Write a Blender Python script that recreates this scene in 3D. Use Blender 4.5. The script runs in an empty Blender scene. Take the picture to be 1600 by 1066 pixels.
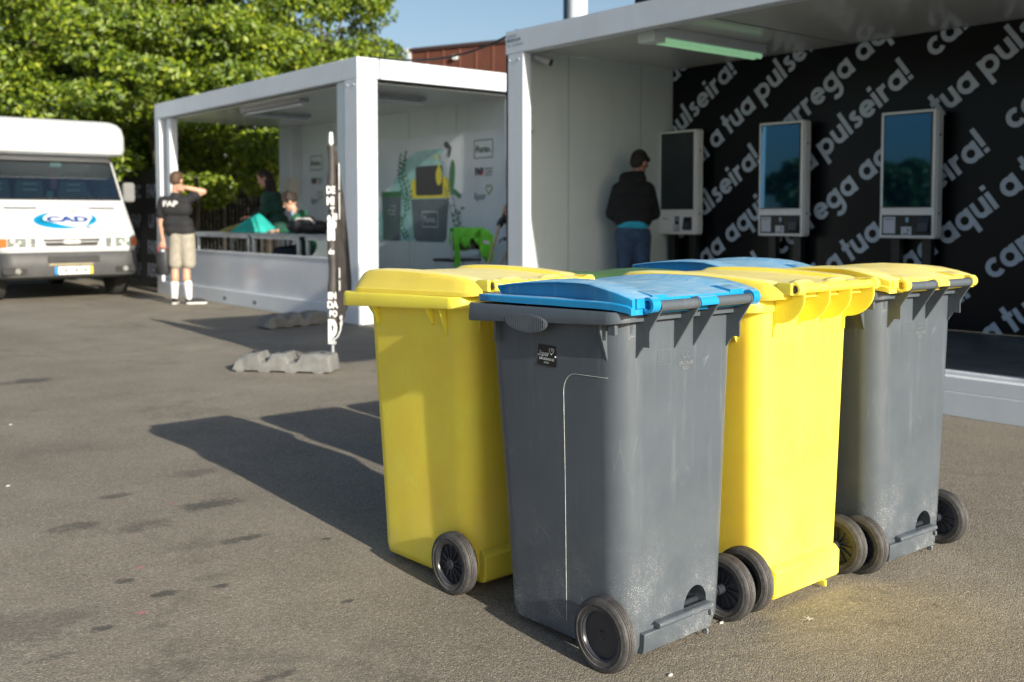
import bpy, bmesh, math, random
from math import sin, cos, pi, radians as R
from mathutils import Vector, Matrix
from mathutils.bvhtree import BVHTree
random.seed(7)
S = bpy.context.scene
COL = S.collection

# ------------------------------------------------------------------ camera, sky, sun, exposure
YAW = 0.68478                       # the yard's grid is turned by this much from the line of sight
cd = bpy.data.cameras.new("camera"); cam = bpy.data.objects.new("camera", cd); COL.objects.link(cam)
cam.location = (0, 0, 1.2); cam.rotation_euler = (R(87.0), 0, -YAW)
cd.sensor_width = 36; cd.lens = 35.82; cd.shift_y = -0.0691; cd.clip_end = 2000; cd.clip_start = 0.05
cd.dof.use_dof = True; cd.dof.focus_distance = 2.75; cd.dof.aperture_fstop = 3.7
S.camera = cam
SUN_EL, SUN_OFF = R(20.4), R(3.9)
w = bpy.data.worlds.new("World"); S.world = w; w.use_nodes = True
nt = w.node_tree; bg = nt.nodes['Background']
sky = nt.nodes.new('ShaderNodeTexSky'); sky.sky_type = 'NISHITA'; sky.sun_disc = False
sky.sun_elevation = SUN_EL; sky.sun_rotation = pi + SUN_OFF
sky.air_density = 1.0; sky.dust_density = 2.0; sky.ozone_density = 1.6
nt.links.new(sky.outputs[0], bg.inputs[0]); bg.inputs[1].default_value = 0.088
sl = bpy.data.lights.new("sun", 'SUN'); sl.energy = 5.0; sl.angle = R(0.5); sl.color = (1.0, 0.91, 0.76)
so = bpy.data.objects.new("sun", sl); COL.objects.link(so)
to_sun = Vector((-sin(SUN_OFF) * cos(SUN_EL), -cos(SUN_OFF) * cos(SUN_EL), sin(SUN_EL)))
so.rotation_euler = (-to_sun).to_track_quat('-Z', 'Y').to_euler()
so.location = (0, 0, 12)
S.view_settings.view_transform = 'Standard'; S.view_settings.look = 'None'
S.view_settings.exposure = 0.68; S.view_settings.gamma = 1
RT = Vector((cos(YAW), -sin(YAW), 0)); FW = Vector((sin(YAW), cos(YAW), 0))   # right of view, line of sight (ground)

# ------------------------------------------------------------------ materials
def new_mat(name):
    m = bpy.data.materials.new(name); m.use_nodes = True
    return m, m.node_tree.nodes, m.node_tree.links, m.node_tree.nodes['Principled BSDF']
def mixc(N, L, fac, a, b):
    n = N.new('ShaderNodeMix'); n.data_type = 'RGBA'
    for i, v in ((0, fac), (6, a), (7, b)):
        if hasattr(v, 'links') or hasattr(v, 'node'): L.new(v, n.inputs[i])
        else: n.inputs[i].default_value = v if i == 0 else (*v, 1)
    return n.outputs[2]
def ramp(N, L, src, p0, p1, c0=0.0, c1=1.0):
    n = N.new('ShaderNodeMapRange'); n.clamp = True
    L.new(src, n.inputs[0])
    for i, v in ((1, p0), (2, p1), (3, c0), (4, c1)): n.inputs[i].default_value = v
    return n.outputs[0]
def noise(N, L, co, sc, det=3, rough=.5, dist=0):
    n = N.new('ShaderNodeTexNoise'); L.new(co, n.inputs['Vector'])
    n.inputs['Scale'].default_value = sc; n.inputs['Detail'].default_value = det
    n.inputs['Roughness'].default_value = rough; n.inputs['Distortion'].default_value = dist
    return n.outputs[0]
def math_(N, L, op, a, b=None, c=None):
    n = N.new('ShaderNodeMath'); n.operation = op
    for i, v in enumerate((a, b, c)):
        if v is None: continue
        if hasattr(v, 'node'): L.new(v, n.inputs[i])
        else: n.inputs[i].default_value = v
    return n.outputs[0]
def coords(N, L, scale=(1, 1, 1), kind='Object'):
    t = N.new('ShaderNodeTexCoord'); mp = N.new('ShaderNodeMapping')
    L.new(t.outputs[kind], mp.inputs[0]); mp.inputs['Scale'].default_value = scale
    return mp.outputs[0]
def bump(N, L, P, h, st=.2, dist=.01):
    b = N.new('ShaderNodeBump'); b.inputs['Strength'].default_value = st; b.inputs['Distance'].default_value = dist
    L.new(h, b.inputs['Height']); L.new(b.outputs[0], P.inputs['Normal'])
CACHE = {}
def mat(name, col, rough=.5, metal=0, var=.12, sc=6, bmp=0, spec=.5, emit=0, trans=0, bsc=60):
    if name in CACHE: return CACHE[name]
    m, N, L, P = new_mat(name)
    co = coords(N, L)
    n = noise(N, L, co, sc, 4)
    dk = tuple(c * (1 - var) for c in col); lt = tuple(min(1, c * (1 + var)) for c in col)
    L.new(mixc(N, L, ramp(N, L, n, .3, .7), dk, lt), P.inputs['Base Color'])
    P.inputs['Roughness'].default_value = rough; P.inputs['Metallic'].default_value = metal
    P.inputs['Specular IOR Level'].default_value = spec
    if bmp: bump(N, L, P, noise(N, L, co, bsc, 4), bmp, .004)
    if emit:
        P.inputs['Emission Color'].default_value = (*col, 1); P.inputs['Emission Strength'].default_value = emit
    if trans: P.inputs['Transmission Weight'].default_value = trans
    CACHE[name] = m
    return m
def plastic(name, col, rough=.45, dust=.0, specks=.0, streak=.0, fade=0.0, dustcol=(.42, .44, .45), spec=.5, scr=.5, top=0.0):
    """injection-moulded bin plastic: faint mottling, scratches, dusty specks towards the bottom"""
    if name in CACHE: return CACHE[name]
    m, N, L, P = new_mat(name)
    co = coords(N, L)
    c0 = mixc(N, L, ramp(N, L, noise(N, L, co, 3.5, 5, .6), .3, .7), tuple(c * .9 for c in col), tuple(min(1, c * 1.08) for c in col))
    # vertical rub streaks
    st = noise(N, L, coords(N, L, (38, 38, 2.2)), 1.0, 4, .65)
    pt = noise(N, L, co, 4.0, 2)
    f = math_(N, L, 'MULTIPLY', ramp(N, L, st, .56, .78), ramp(N, L, pt, .42, .62, 0, streak))
    c1 = mixc(N, L, f, c0, dustcol)
    # scratches
    wv = N.new('ShaderNodeTexVoronoi'); wv.feature = 'DISTANCE_TO_EDGE'
    cs = N.new('ShaderNodeMapping'); tc = N.new('ShaderNodeTexCoord'); L.new(tc.outputs['Object'], cs.inputs[0])
    cs.inputs['Rotation'].default_value = (.5, .3, .7); cs.inputs['Scale'].default_value = (9, 9, 1.7)
    L.new(cs.outputs[0], wv.inputs['Vector']); wv.inputs['Scale'].default_value = 3.1
    sm = math_(N, L, 'MULTIPLY', ramp(N, L, wv.outputs['Distance'], .0, .012, 1, 0), ramp(N, L, noise(N, L, co, 7, 3), .58, .66, 0, scr))
    c2 = mixc(N, L, sm, c1, tuple(min(1, c * 1.2 + .12) for c in col))
    # specks of dust, denser low down
    vo = N.new('ShaderNodeTexVoronoi'); L.new(co, vo.inputs['Vector']); vo.inputs['Scale'].default_value = 310
    vr = N.new('ShaderNodeTexVoronoi'); L.new(co, vr.inputs['Vector']); vr.inputs['Scale'].default_value = 170
    sx = N.new('ShaderNodeSeparateXYZ'); L.new(tc.outputs['Object'], sx.inputs[0])
    low = ramp(N, L, sx.outputs[2], .46, .08, .12, 1.0)
    blot = ramp(N, L, noise(N, L, co, 6, 5, .7), .36, .70)
    dens = math_(N, L, 'MULTIPLY', low, blot)
    thr = math_(N, L, 'MULTIPLY', dens, .42)
    d1 = math_(N, L, 'LESS_THAN', vo.outputs['Distance'], thr)
    thr2 = math_(N, L, 'MULTIPLY', dens, .22)
    d2 = math_(N, L, 'LESS_THAN', vr.outputs['Distance'], thr2)
    dd = math_(N, L, 'MULTIPLY', math_(N, L, 'MAXIMUM', d1, d2), specks)
    c3 = mixc(N, L, dd, c2, tuple(min(1, x * 1.35) for x in dustcol))
    film = math_(N, L, 'MULTIPLY', dens, dust)
    c4 = mixc(N, L, film, c3, dustcol)
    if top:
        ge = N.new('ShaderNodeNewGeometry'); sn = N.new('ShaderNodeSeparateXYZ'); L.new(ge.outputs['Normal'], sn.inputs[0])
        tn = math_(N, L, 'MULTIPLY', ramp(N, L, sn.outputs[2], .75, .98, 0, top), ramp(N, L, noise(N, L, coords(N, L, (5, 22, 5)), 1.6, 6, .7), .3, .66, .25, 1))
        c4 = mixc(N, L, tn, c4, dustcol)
    L.new(c4, P.inputs['Base Color'])
    L.new(ramp(N, L, noise(N, L, co, 9, 4), .3, .7, rough - .06, rough + .1), P.inputs['Roughness'])
    P.inputs['Specular IOR Level'].default_value = spec
    if fade:
        P.inputs['Subsurface Weight'].default_value = fade
        P.inputs['Subsurface Radius'].default_value = (.07, .055, .006); P.inputs['Subsurface Scale'].default_value = 1.0
    hsum = math_(N, L, 'ADD', noise(N, L, co, 240, 2), math_(N, L, 'MULTIPLY', noise(N, L, co, 5, 3), 5.0))
    bump(N, L, P, hsum, .25, .0012)
    CACHE[name] = m
    return m
GREY = plastic('grey_plastic', (.074, .092, .114), .40, .12, .9, .14)
YELL = plastic('yellow_plastic', (.98, .765, .075), .50, .14, .35, .22, .55, (.74, .70, .44), .5, .9)
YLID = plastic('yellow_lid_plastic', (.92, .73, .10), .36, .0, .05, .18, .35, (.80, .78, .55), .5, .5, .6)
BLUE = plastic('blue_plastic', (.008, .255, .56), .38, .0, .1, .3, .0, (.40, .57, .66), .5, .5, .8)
GREEN = plastic('green_plastic', (.07, .17, .05), .34, .0, .2, .3, 0, (.35, .45, .3), .6, .4)
RUBBER = plastic('tyre_rubber', (.026, .026, .029), .60, .24, .3, .35, 0, (.30, .29, .28), .35, .6)
HUBM = mat('hub_plastic', (.03, .034, .045), .30, 0, .2, 12, .05)
def paint(name, col, dirt=.25, rough=.38):
    if name in CACHE: return CACHE[name]
    m, N, L, P = new_mat(name)
    co = coords(N, L)
    n1 = ramp(N, L, noise(N, L, co, 1.6, 6, .62), .45, .75)
    n2 = ramp(N, L, noise(N, L, coords(N, L, (7, 7, .6)), 1, 4, .6), .55, .8)
    f = math_(N, L, 'MULTIPLY', math_(N, L, 'ADD', n1, n2), dirt)
    c = mixc(N, L, f, col, tuple(x * .62 for x in col))
    sp = math_(N, L, 'MULTIPLY', ramp(N, L, noise(N, L, co, 26, 2), .74, .78), .5)
    L.new(mixc(N, L, sp, c, (.30, .28, .25)), P.inputs['Base Color'])
    P.inputs['Roughness'].default_value = rough
    bump(N, L, P, noise(N, L, co, 2.2, 3), .12, .01)
    CACHE[name] = m
    return m
WHITE = paint('white_steel', (.64, .70, .77), .22, .35)
PANEL = paint('white_wall_panel', (.66, .76, .78), .18, .42)
CEIL = paint('ceiling_panel', (.58, .60, .58), .10, .16)
DARKF = mat('dark_floor', (.10, .11, .115), .45, 0, .35, 5, .1)
STEEL = mat('galvanised_steel', (.42, .46, .50), .42, .6, .2, 8, .05)
BLACKP = mat('black_plastic', (.012, .013, .015), .4, 0, .3, 20)
BLACKV = mat('black_vinyl', (.0030, .0040, .0065), .30, 0, .2, 3, .03, .25)
PRINT = mat('grey_print', (.50, .58, .68), .45, 0, .1, 5)

# ------------------------------------------------------------------ mesh helpers
class G:
    def __init__(s): s.v = []; s.f = []
    def add(s, vs, fs):
        o = len(s.v); s.v += [tuple(p) for p in vs]; s.f += [tuple(i + o for i in f) for f in fs]; return s
    def box(s, x0, y0, z0, x1, y1, z1):
        v = [(x0, y0, z0), (x1, y0, z0), (x1, y1, z0), (x0, y1, z0), (x0, y0, z1), (x1, y0, z1), (x1, y1, z1), (x0, y1, z1)]
        return s.add(v, [(0, 3, 2, 1), (4, 5, 6, 7), (0, 1, 5, 4), (1, 2, 6, 5), (2, 3, 7, 6), (3, 0, 4, 7)])
    def cyl(s, p0, p1, r0, r1=None, n=20, cap=True):
        r1 = r0 if r1 is None else r1
        p0 = Vector(p0); p1 = Vector(p1); d = (p1 - p0).normalized()
        a = d.orthogonal().normalized(); b = d.cross(a)
        v = []
        for p, r in ((p0, r0), (p1, r1)):
            for i in range(n):
                t = 2 * pi * i / n; v.append(p + (a * cos(t) + b * sin(t)) * r)
        f = [(i, (i + 1) % n, n + (i + 1) % n, n + i) for i in range(n)]
        if cap: f += [tuple(range(n))[::-1], tuple(range(n, 2 * n))]
        return s.add(v, f)
    def tube(s, pts, r, n=8, closed=False):
        pts = [Vector(p) for p in pts]; rs = r if isinstance(r, (list, tuple)) else [r] * len(pts)
        v = []; m = len(pts); a = None
        for i, p in enumerate(pts):
            q0 = pts[(i - 1) % m] if (i or closed) else p; q1 = pts[(i + 1) % m] if (i < m - 1 or closed) else p
            d = (q1 - q0).normalized()
            if a is None: a = d.orthogonal().normalized()
            a = (a - d * a.dot(d)).normalized(); b = d.cross(a)
            for k in range(n):
                t = 2 * pi * k / n; v.append(p + (a * cos(t) + b * sin(t)) * rs[i])
        f = []
        for i in range(m if closed else m - 1):
            j = (i + 1) % m
            for k in range(n): f.append((i * n + k, i * n + (k + 1) % n, j * n + (k + 1) % n, j * n + k))
        if not closed: f += [tuple(range(n))[::-1], tuple(range((m - 1) * n, m * n))]
        return s.add(v, f)
    def sph(s, c, r, nu=16, nv=10):
        rx, ry, rz = r if isinstance(r, (list, tuple)) else (r, r, r)
        v = [(c[0], c[1], c[2] - rz)]
        for j in range(1, nv):
            ph = -pi / 2 + pi * j / nv
            for i in range(nu):
                t = 2 * pi * i / nu
                v.append((c[0] + rx * cos(ph) * cos(t), c[1] + ry * cos(ph) * sin(t), c[2] + rz * sin(ph)))
        v.append((c[0], c[1], c[2] + rz)); f = []
        for i in range(nu):
            f.append((0, 1 + (i + 1) % nu, 1 + i)); f.append((len(v) - 1, len(v) - 1 - nu + i, len(v) - 1 - nu + (i + 1) % nu))
        for j in range(nv - 2):
            for i in range(nu):
                a = 1 + j * nu; f.append((a + i, a + (i + 1) % nu, a + nu + (i + 1) % nu, a + nu + i))
        return s.add(v, f)
    def loft(s, secs, closed=True, cap=True, skip=None):
        n = len(secs[0]); v = [p for sc in secs for p in sc]; f = []
        for j in range(len(secs) - 1):
            for i in range(n if closed else n - 1):
                if skip and skip(j, i): continue
                k = (i + 1) % n; f.append((j * n + i, j * n + k, (j + 1) * n + k, (j + 1) * n + i))
        if cap and closed: f += [tuple(range(n))[::-1], tuple(range((len(secs) - 1) * n, len(secs) * n))]
        return s.add(v, f)
    def prism(s, poly, fn, t0, t1):
        """poly: 2-D points; fn(a, b, t) -> 3-D point"""
        n = len(poly); v = [fn(a, b, t0) for a, b in poly] + [fn(a, b, t1) for a, b in poly]
        f = [tuple(range(n))[::-1], tuple(range(n, 2 * n))] + [(i, (i + 1) % n, n + (i + 1) % n, n + i) for i in range(n)]
        return s.add(v, f)
    def flat(s, poly, fn, t=0): return s.add([fn(a, b, t) for a, b in poly], [tuple(range(len(poly)))])
    def xf(s, M):
        s.v = [tuple(M @ Vector(p)) for p in s.v]; return s
def wpos(o):
    p = Vector((0, 0, 0))
    while o: p += o.location; o = o.parent
    return p
def build(name, g, m, parent=None, world=False, smooth=None, bevel=0, seg=2, label=None):
    me = bpy.data.meshes.new(name)
    vs = g.v
    if world and parent:
        o = wpos(parent); vs = [(a - o.x, b - o.y, c - o.z) for a, b, c in vs]
    me.from_pydata(vs, [], g.f)
    bm = bmesh.new(); bm.from_mesh(me); bmesh.ops.recalc_face_normals(bm, faces=bm.faces); bm.to_mesh(me); bm.free()
    me.materials.append(m)
    ob = bpy.data.objects.new(name, me); COL.objects.link(ob); ob.parent = parent
    if smooth is not None:
        me.polygons.foreach_set('use_smooth', [True] * len(me.polygons))
        me.set_sharp_from_angle(angle=R(smooth))
    if bevel:
        b = ob.modifiers.new('bevel', 'BEVEL'); b.width = bevel; b.segments = seg; b.limit_method = 'ANGLE'; b.angle_limit = R(40)
        b.harden_normals = False
        me.polygons.foreach_set('use_smooth', [True] * len(me.polygons)); me.set_sharp_from_angle(angle=R(35))
    if label: ob['label'] = label
    return ob
def islands(g):
    par = list(range(len(g.v)))
    def fd(a):
        while par[a] != a: par[a] = par[par[a]]; a = par[a]
        return a
    for f in g.f:
        for k in f[1:]: par[fd(k)] = fd(f[0])
    out = {}
    for f in g.f: out.setdefault(fd(f[0]), []).append(f)
    for fs in out.values():
        ids = sorted({k for f in fs for k in f}); mp = {a: b for b, a in enumerate(ids)}
        q = G(); q.v = [g.v[a] for a in ids]; q.f = [tuple(mp[k] for k in f) for f in fs]; yield q
def split(name, g, *a, **k):
    """one object per loose piece"""
    return [build(name, q, *a, **k) for q in islands(g)]
def tag(o, label=None, cat=None, group=None, kind=None):
    if label: o['label'] = label
    if cat: o['category'] = cat
    if group: o['group'] = group
    if kind: o['kind'] = kind
    return o
def thing(name, loc, label, cat, group=None, rz=0):
    o = bpy.data.objects.new(name, None); COL.objects.link(o); o.location = loc; o.rotation_euler = (0, 0, rz)
    o.empty_display_size = .2
    return tag(o, label, cat, group)
def copy_tree(o, parent=None):
    c = o.copy(); COL.objects.link(c)
    if parent: c.parent = parent
    for ch in list(o.children): copy_tree(ch, c)
    return c
def rrect(x0, y0, x1, y1, r, n=6):
    """rounded rectangle outline, r = one radius or (r at x0y0, x1y0, x1y1, x0y1)"""
    rs = r if isinstance(r, (list, tuple)) else (r,) * 4
    out = []
    for (cx, cy, a0, rr) in ((x0 + rs[0], y0 + rs[0], pi, rs[0]), (x1 - rs[1], y0 + rs[1], 1.5 * pi, rs[1]), (x1 - rs[2], y1 - rs[2], 0, rs[2]), (x0 + rs[3], y1 - rs[3], .5 * pi, rs[3])):
        for i in range(n + 1):
            t = a0 + .5 * pi * i / n; out.append((cx + rr * cos(t), cy + rr * sin(t)))
    return out
def evaluated(ob, name=None):
    dg = bpy.context.evaluated_depsgraph_get(); dg.update()
    return bpy.data.meshes.new_from_object(ob.evaluated_get(dg))
def text(name, body, size, m, parent, M, world=True, bold=0.0, align='CENTER', sx=1.0, ext=0.0, space=1.0):
    """M places the lettering: its x = reading direction, y = up, z = out of the surface"""
    cu = bpy.data.curves.new(name, 'FONT'); cu.body = body; cu.size = size; cu.align_x = align; cu.align_y = 'CENTER'
    cu.offset = bold; cu.extrude = ext; cu.resolution_u = 3; cu.space_character = space
    t = bpy.data.objects.new(name, cu); COL.objects.link(t)
    me = evaluated(t); bpy.data.objects.remove(t); bpy.data.curves.remove(cu)
    me.transform(Matrix.Diagonal((sx, 1, 1, 1))); me.transform(M)
    if world and parent: me.transform(Matrix.Translation(-wpos(parent)))
    me.materials.clear(); me.materials.append(m); me.name = name
    o = bpy.data.objects.new(name, me); COL.objects.link(o); o.parent = parent
    return o
def frame(o, x, y):
    x = Vector(x).normalized(); y = Vector(y); y = (y - x * y.dot(x)).normalized(); z = x.cross(y)
    M = Matrix(((x.x, y.x, z.x, o[0]), (x.y, y.y, z.y, o[1]), (x.z, y.z, z.z, o[2]), (0, 0, 0, 1)))
    return M

# ------------------------------------------------------------------ ground
def ground_material():
    m, N, L, P = new_mat('asphalt')
    tc = N.new('ShaderNodeTexCoord'); co = tc.outputs['Object']
    sx = N.new('ShaderNodeSeparateXYZ'); L.new(co, sx.inputs[0])
    X, Y = sx.outputs[0], sx.outputs[1]
    base = mixc(N, L, ramp(N, L, noise(N, L, co, .35, 5, .6), .3, .7), (.165, .149, .123), (.315, .288, .242))
    base = mixc(N, L, ramp(N, L, noise(N, L, co, 2.3, 7, .7), .38, .68, 0, .75), base, (.165, .148, .118))
    # aggregate: pale and dark grains, size of coarse sand
    v = N.new('ShaderNodeTexVoronoi'); L.new(co, v.inputs['Vector']); v.inputs['Scale'].default_value = 200
    g = N.new('ShaderNodeSeparateColor'); L.new(v.outputs['Color'], g.inputs[0])
    near = noise(N, L, co, 420, 2, .7)
    c = mixc(N, L, ramp(N, L, g.outputs[0], .60, .98, 0, .42), base, (.55, .50, .41))
    c = mixc(N, L, ramp(N, L, g.outputs[1], .60, .95, 0, .42), c, (.075, .068, .056))
    c = mixc(N, L, ramp(N, L, near, .56, .75, 0, .5), c, (.10, .091, .074))
    v2 = N.new('ShaderNodeTexVoronoi'); L.new(co, v2.inputs['Vector']); v2.inputs['Scale'].default_value = 26
    wsp = math_(N, L, 'MULTIPLY', math_(N, L, 'LESS_THAN', v2.outputs['Distance'], .085), math_(N, L, 'GREATER_THAN', noise(N, L, co, 9, 2), .57))
    c = mixc(N, L, math_(N, L, 'MULTIPLY', wsp, .75), c, (.5, .49, .46))
    # tyre-worn bands and a dark sooty patch
    band = noise(N, L, coords(N, L, (.9, .12, 1)), 1.0, 4, .6)
    c = mixc(N, L, ramp(N, L, band, .52, .72, 0, .35), c, (.125, .112, .090))
    # oil and water stains, each where the yard has one
    wob = noise(N, L, co, 9, 4, .65); wob2 = noise(N, L, co, 38, 4, .7)
    stains = STAINS
    acc = None
    for (px, py, a, b, dk) in stains:
        dx = math_(N, L, 'MULTIPLY', math_(N, L, 'SUBTRACT', X, px), 1 / a)
        dy = math_(N, L, 'MULTIPLY', math_(N, L, 'SUBTRACT', Y, py), 1 / b)
        q = math_(N, L, 'ADD', math_(N, L, 'MULTIPLY', dx, dx), math_(N, L, 'MULTIPLY', dy, dy))
        q = math_(N, L, 'ADD', q, math_(N, L, 'MULTIPLY_ADD', wob, 4.2, -2.1))
        q = math_(N, L, 'ADD', q, math_(N, L, 'MULTIPLY_ADD', wob2, 4.4, -2.2))
        k = ramp(N, L, q, 1.35, .15, 0, dk * .85)
        acc = k if acc is None else math_(N, L, 'MAXIMUM', acc, k)
    c = mixc(N, L, acc, c, (.052, .052, .052))
    # a few worn soft blotches and fine dark flecks
    c = mixc(N, L, ramp(N, L, noise(N, L, co, 1.3, 7, .75, .8), .56, .66, 0, .5), c, (.085, .078, .066))
    c = mixc(N, L, ramp(N, L, noise(N, L, co, 17, 3, .6), .70, .74, 0, .55), c, (.06, .056, .05))
    # specks of chalky pink marking paint
    for (px, py) in PINKS:
        dx = math_(N, L, 'SUBTRACT', X, px); dy = math_(N, L, 'SUBTRACT', Y, py)
        q = math_(N, L, 'ADD', math_(N, L, 'MULTIPLY', dx, dx), math_(N, L, 'MULTIPLY', dy, dy))
        k = ramp(N, L, math_(N, L, 'ADD', q, math_(N, L, 'MULTIPLY_ADD', wob2, .0016, -.0008)), .0003, .0, 0, .5)
        c = mixc(N, L, k, c, (.55, .16, .2))
    L.new(c, P.inputs['Base Color'])
    P.inputs['Roughness'].default_value = .82; P.inputs['Specular IOR Level'].default_value = .35
    h = math_(N, L, 'ADD', math_(N, L, 'MULTIPLY', v.outputs['Distance'], -1.2), math_(N, L, 'MULTIPLY', near, .9))
    h = math_(N, L, 'ADD', h, math_(N, L, 'MULTIPLY', noise(N, L, co, 45, 3), 1.2))
    bump(N, L, P, h, .7, .0045)
    return m
def gpt(u, v):
    """point of the yard seen at that place of the 1600-wide photograph (used for stain positions only)"""
    x = (u - 800) / 1592; y = -(v - 422.43) / 1592; p = R(3)
    d = RT * x + FW * (cos(p) + y * sin(p)); dz = -sin(p) + y * cos(p); t = -1.2 / dz
    return (d.x * t, d.y * t)
STAINS = []
for (u, v, a, b, dk) in [(40, 596, .22, .12, .9), (300, 740, .12, .08, .55), (328, 788, .15, .07, .85), (180, 775, .06, .04, .8),
                         (112, 825, .11, .06, .7), (225, 822, .10, .07, .6), (380, 842, .10, .03, .85), (305, 855, .09, .07, .3),
                         (195, 908, .035, .025, .9), (260, 927, .05, .025, .9), (343, 917, .035, .02, .95), (335, 900, .06, .03, .4),
                         (155, 983, .04, .02, .9), (75, 1028, .055, .02, .9), (430, 1058, .07, .02, .8), (510, 842, .02, .015, .95),
                         (543, 940, .02, .012, .95), (10, 990, .25, .14, .5), (235, 980, .05, .03, .5), (100, 700, .25, .15, .25)]:
    p = gpt(u, v); STAINS.append((p[0], p[1], a, b, dk))
PINKS = [gpt(217, 887), gpt(221, 957), gpt(271, 788)]
gm = ground_material()
g = G().box(-260, -260, -.5, 260, 260, 0)
tag(build('ground', g, gm), 'sunlit grey brown asphalt of the yard with dark stains', 'ground', kind='structure')

# ------------------------------------------------------------------ wheelie bins
def wheel_parts(root, x, side, kind, tyre_r=.099, lab=None):
    """one wheel: tyre (with grooves) and its hub"""
    o = 1 if side > 0 else -1
    prof = [(.066, -.018), (.068, -.021), (.080, -.0215), (.0815, -.0235), (.0835, -.0225), (.092, -.021), (.0965, -.0175)]
    for k in range(-2, 3): prof += [(.0990 - .0006 * abs(k), k * .0062 - .0022), (.0993 - .0006 * abs(k), k * .0062 + .0018), (.0958, k * .0062 + .0024), (.0958, k * .0062 + .0036)] if k < 2 else [(.0978, k * .0062 - .0022), (.0978, k * .0062 + .0018)]
    prof += [(.0965, .0175), (.092, .021), (.0835, .0225), (.0815, .0235), (.080, .0215), (.068, .021), (.066, .018)]
    if kind == 'plain':
        prof = [(.066, -.018), (.070, -.021), (.088, -.0225), (.095, -.017), (.0985, -.008), (.099, 0), (.0985, .008), (.095, .017), (.088, .0225), (.070, .021), (.066, .018)]
    n = 56; secs = []
    for i in range(n):
        t = 2 * pi * i / n
        secs.append([(a, r * cos(t), r * sin(t)) for r, a in prof])
    secs.append(secs[0]); g = G().loft(secs, closed=False, cap=False)
    tyre = build('wheel', g, RUBBER, root, smooth=24)
    tyre.location = (x, 0, .0995)
    h = G()
    secs = []
    hp = [(.067, -.019), (.063, -.019), (.060, -.013), (.060, .013), (.063, .019), (.067, .019)]
    for i in range(n):
        t = 2 * pi * i / n; secs.append([(a, r * cos(t), r * sin(t)) for r, a in hp])
    secs.append(secs[0]); h.loft(secs, closed=False, cap=False)
    if kind == 'disc':
        h.cyl((o * .004, 0, 0), (o * .010, 0, 0), .0605, .0605, 40); h.cyl((o * .009, 0, 0), (o * .014, 0, 0), .014, .012, 20)
        for k in range(3):
            t = 2 * pi * k / 3 + .4; h.cyl((o * .009, .0 + .007 * cos(t), .007 * sin(t)), (o * .016, .007 * cos(t), .007 * sin(t)), .0025, .002, 8)
        h.cyl((-o * .03, 0, 0), (-o * .004, 0, 0), .017, .02, 20)
    else:
        h.cyl((-.004, 0, 0), (.004, 0, 0), .060, .060, 40)
        h.cyl((-.020, 0, 0), (.020, 0, 0), .014, .014, 20)
        for k in range(12):
            t = 2 * pi * k / 12
            for sgn in (-1, 1):
                c, s_ = cos(t), sin(t); wd = .0013
                p = [(0.012, .004), (.060, .004), (.060, .011), (.012, .016)]
                h.prism(p, lambda a, b, tt: (sgn * b, a * c - tt * s_, a * s_ + tt * c), -wd, wd)
        for sgn in (-1, 1):
            h.cyl((-o * .045 if sgn < 0 else 0, 0, 0), (0, 0, 0), .015, .012, 16)
    build('hub', h, HUBM, tyre, smooth=35)
    return tyre

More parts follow.
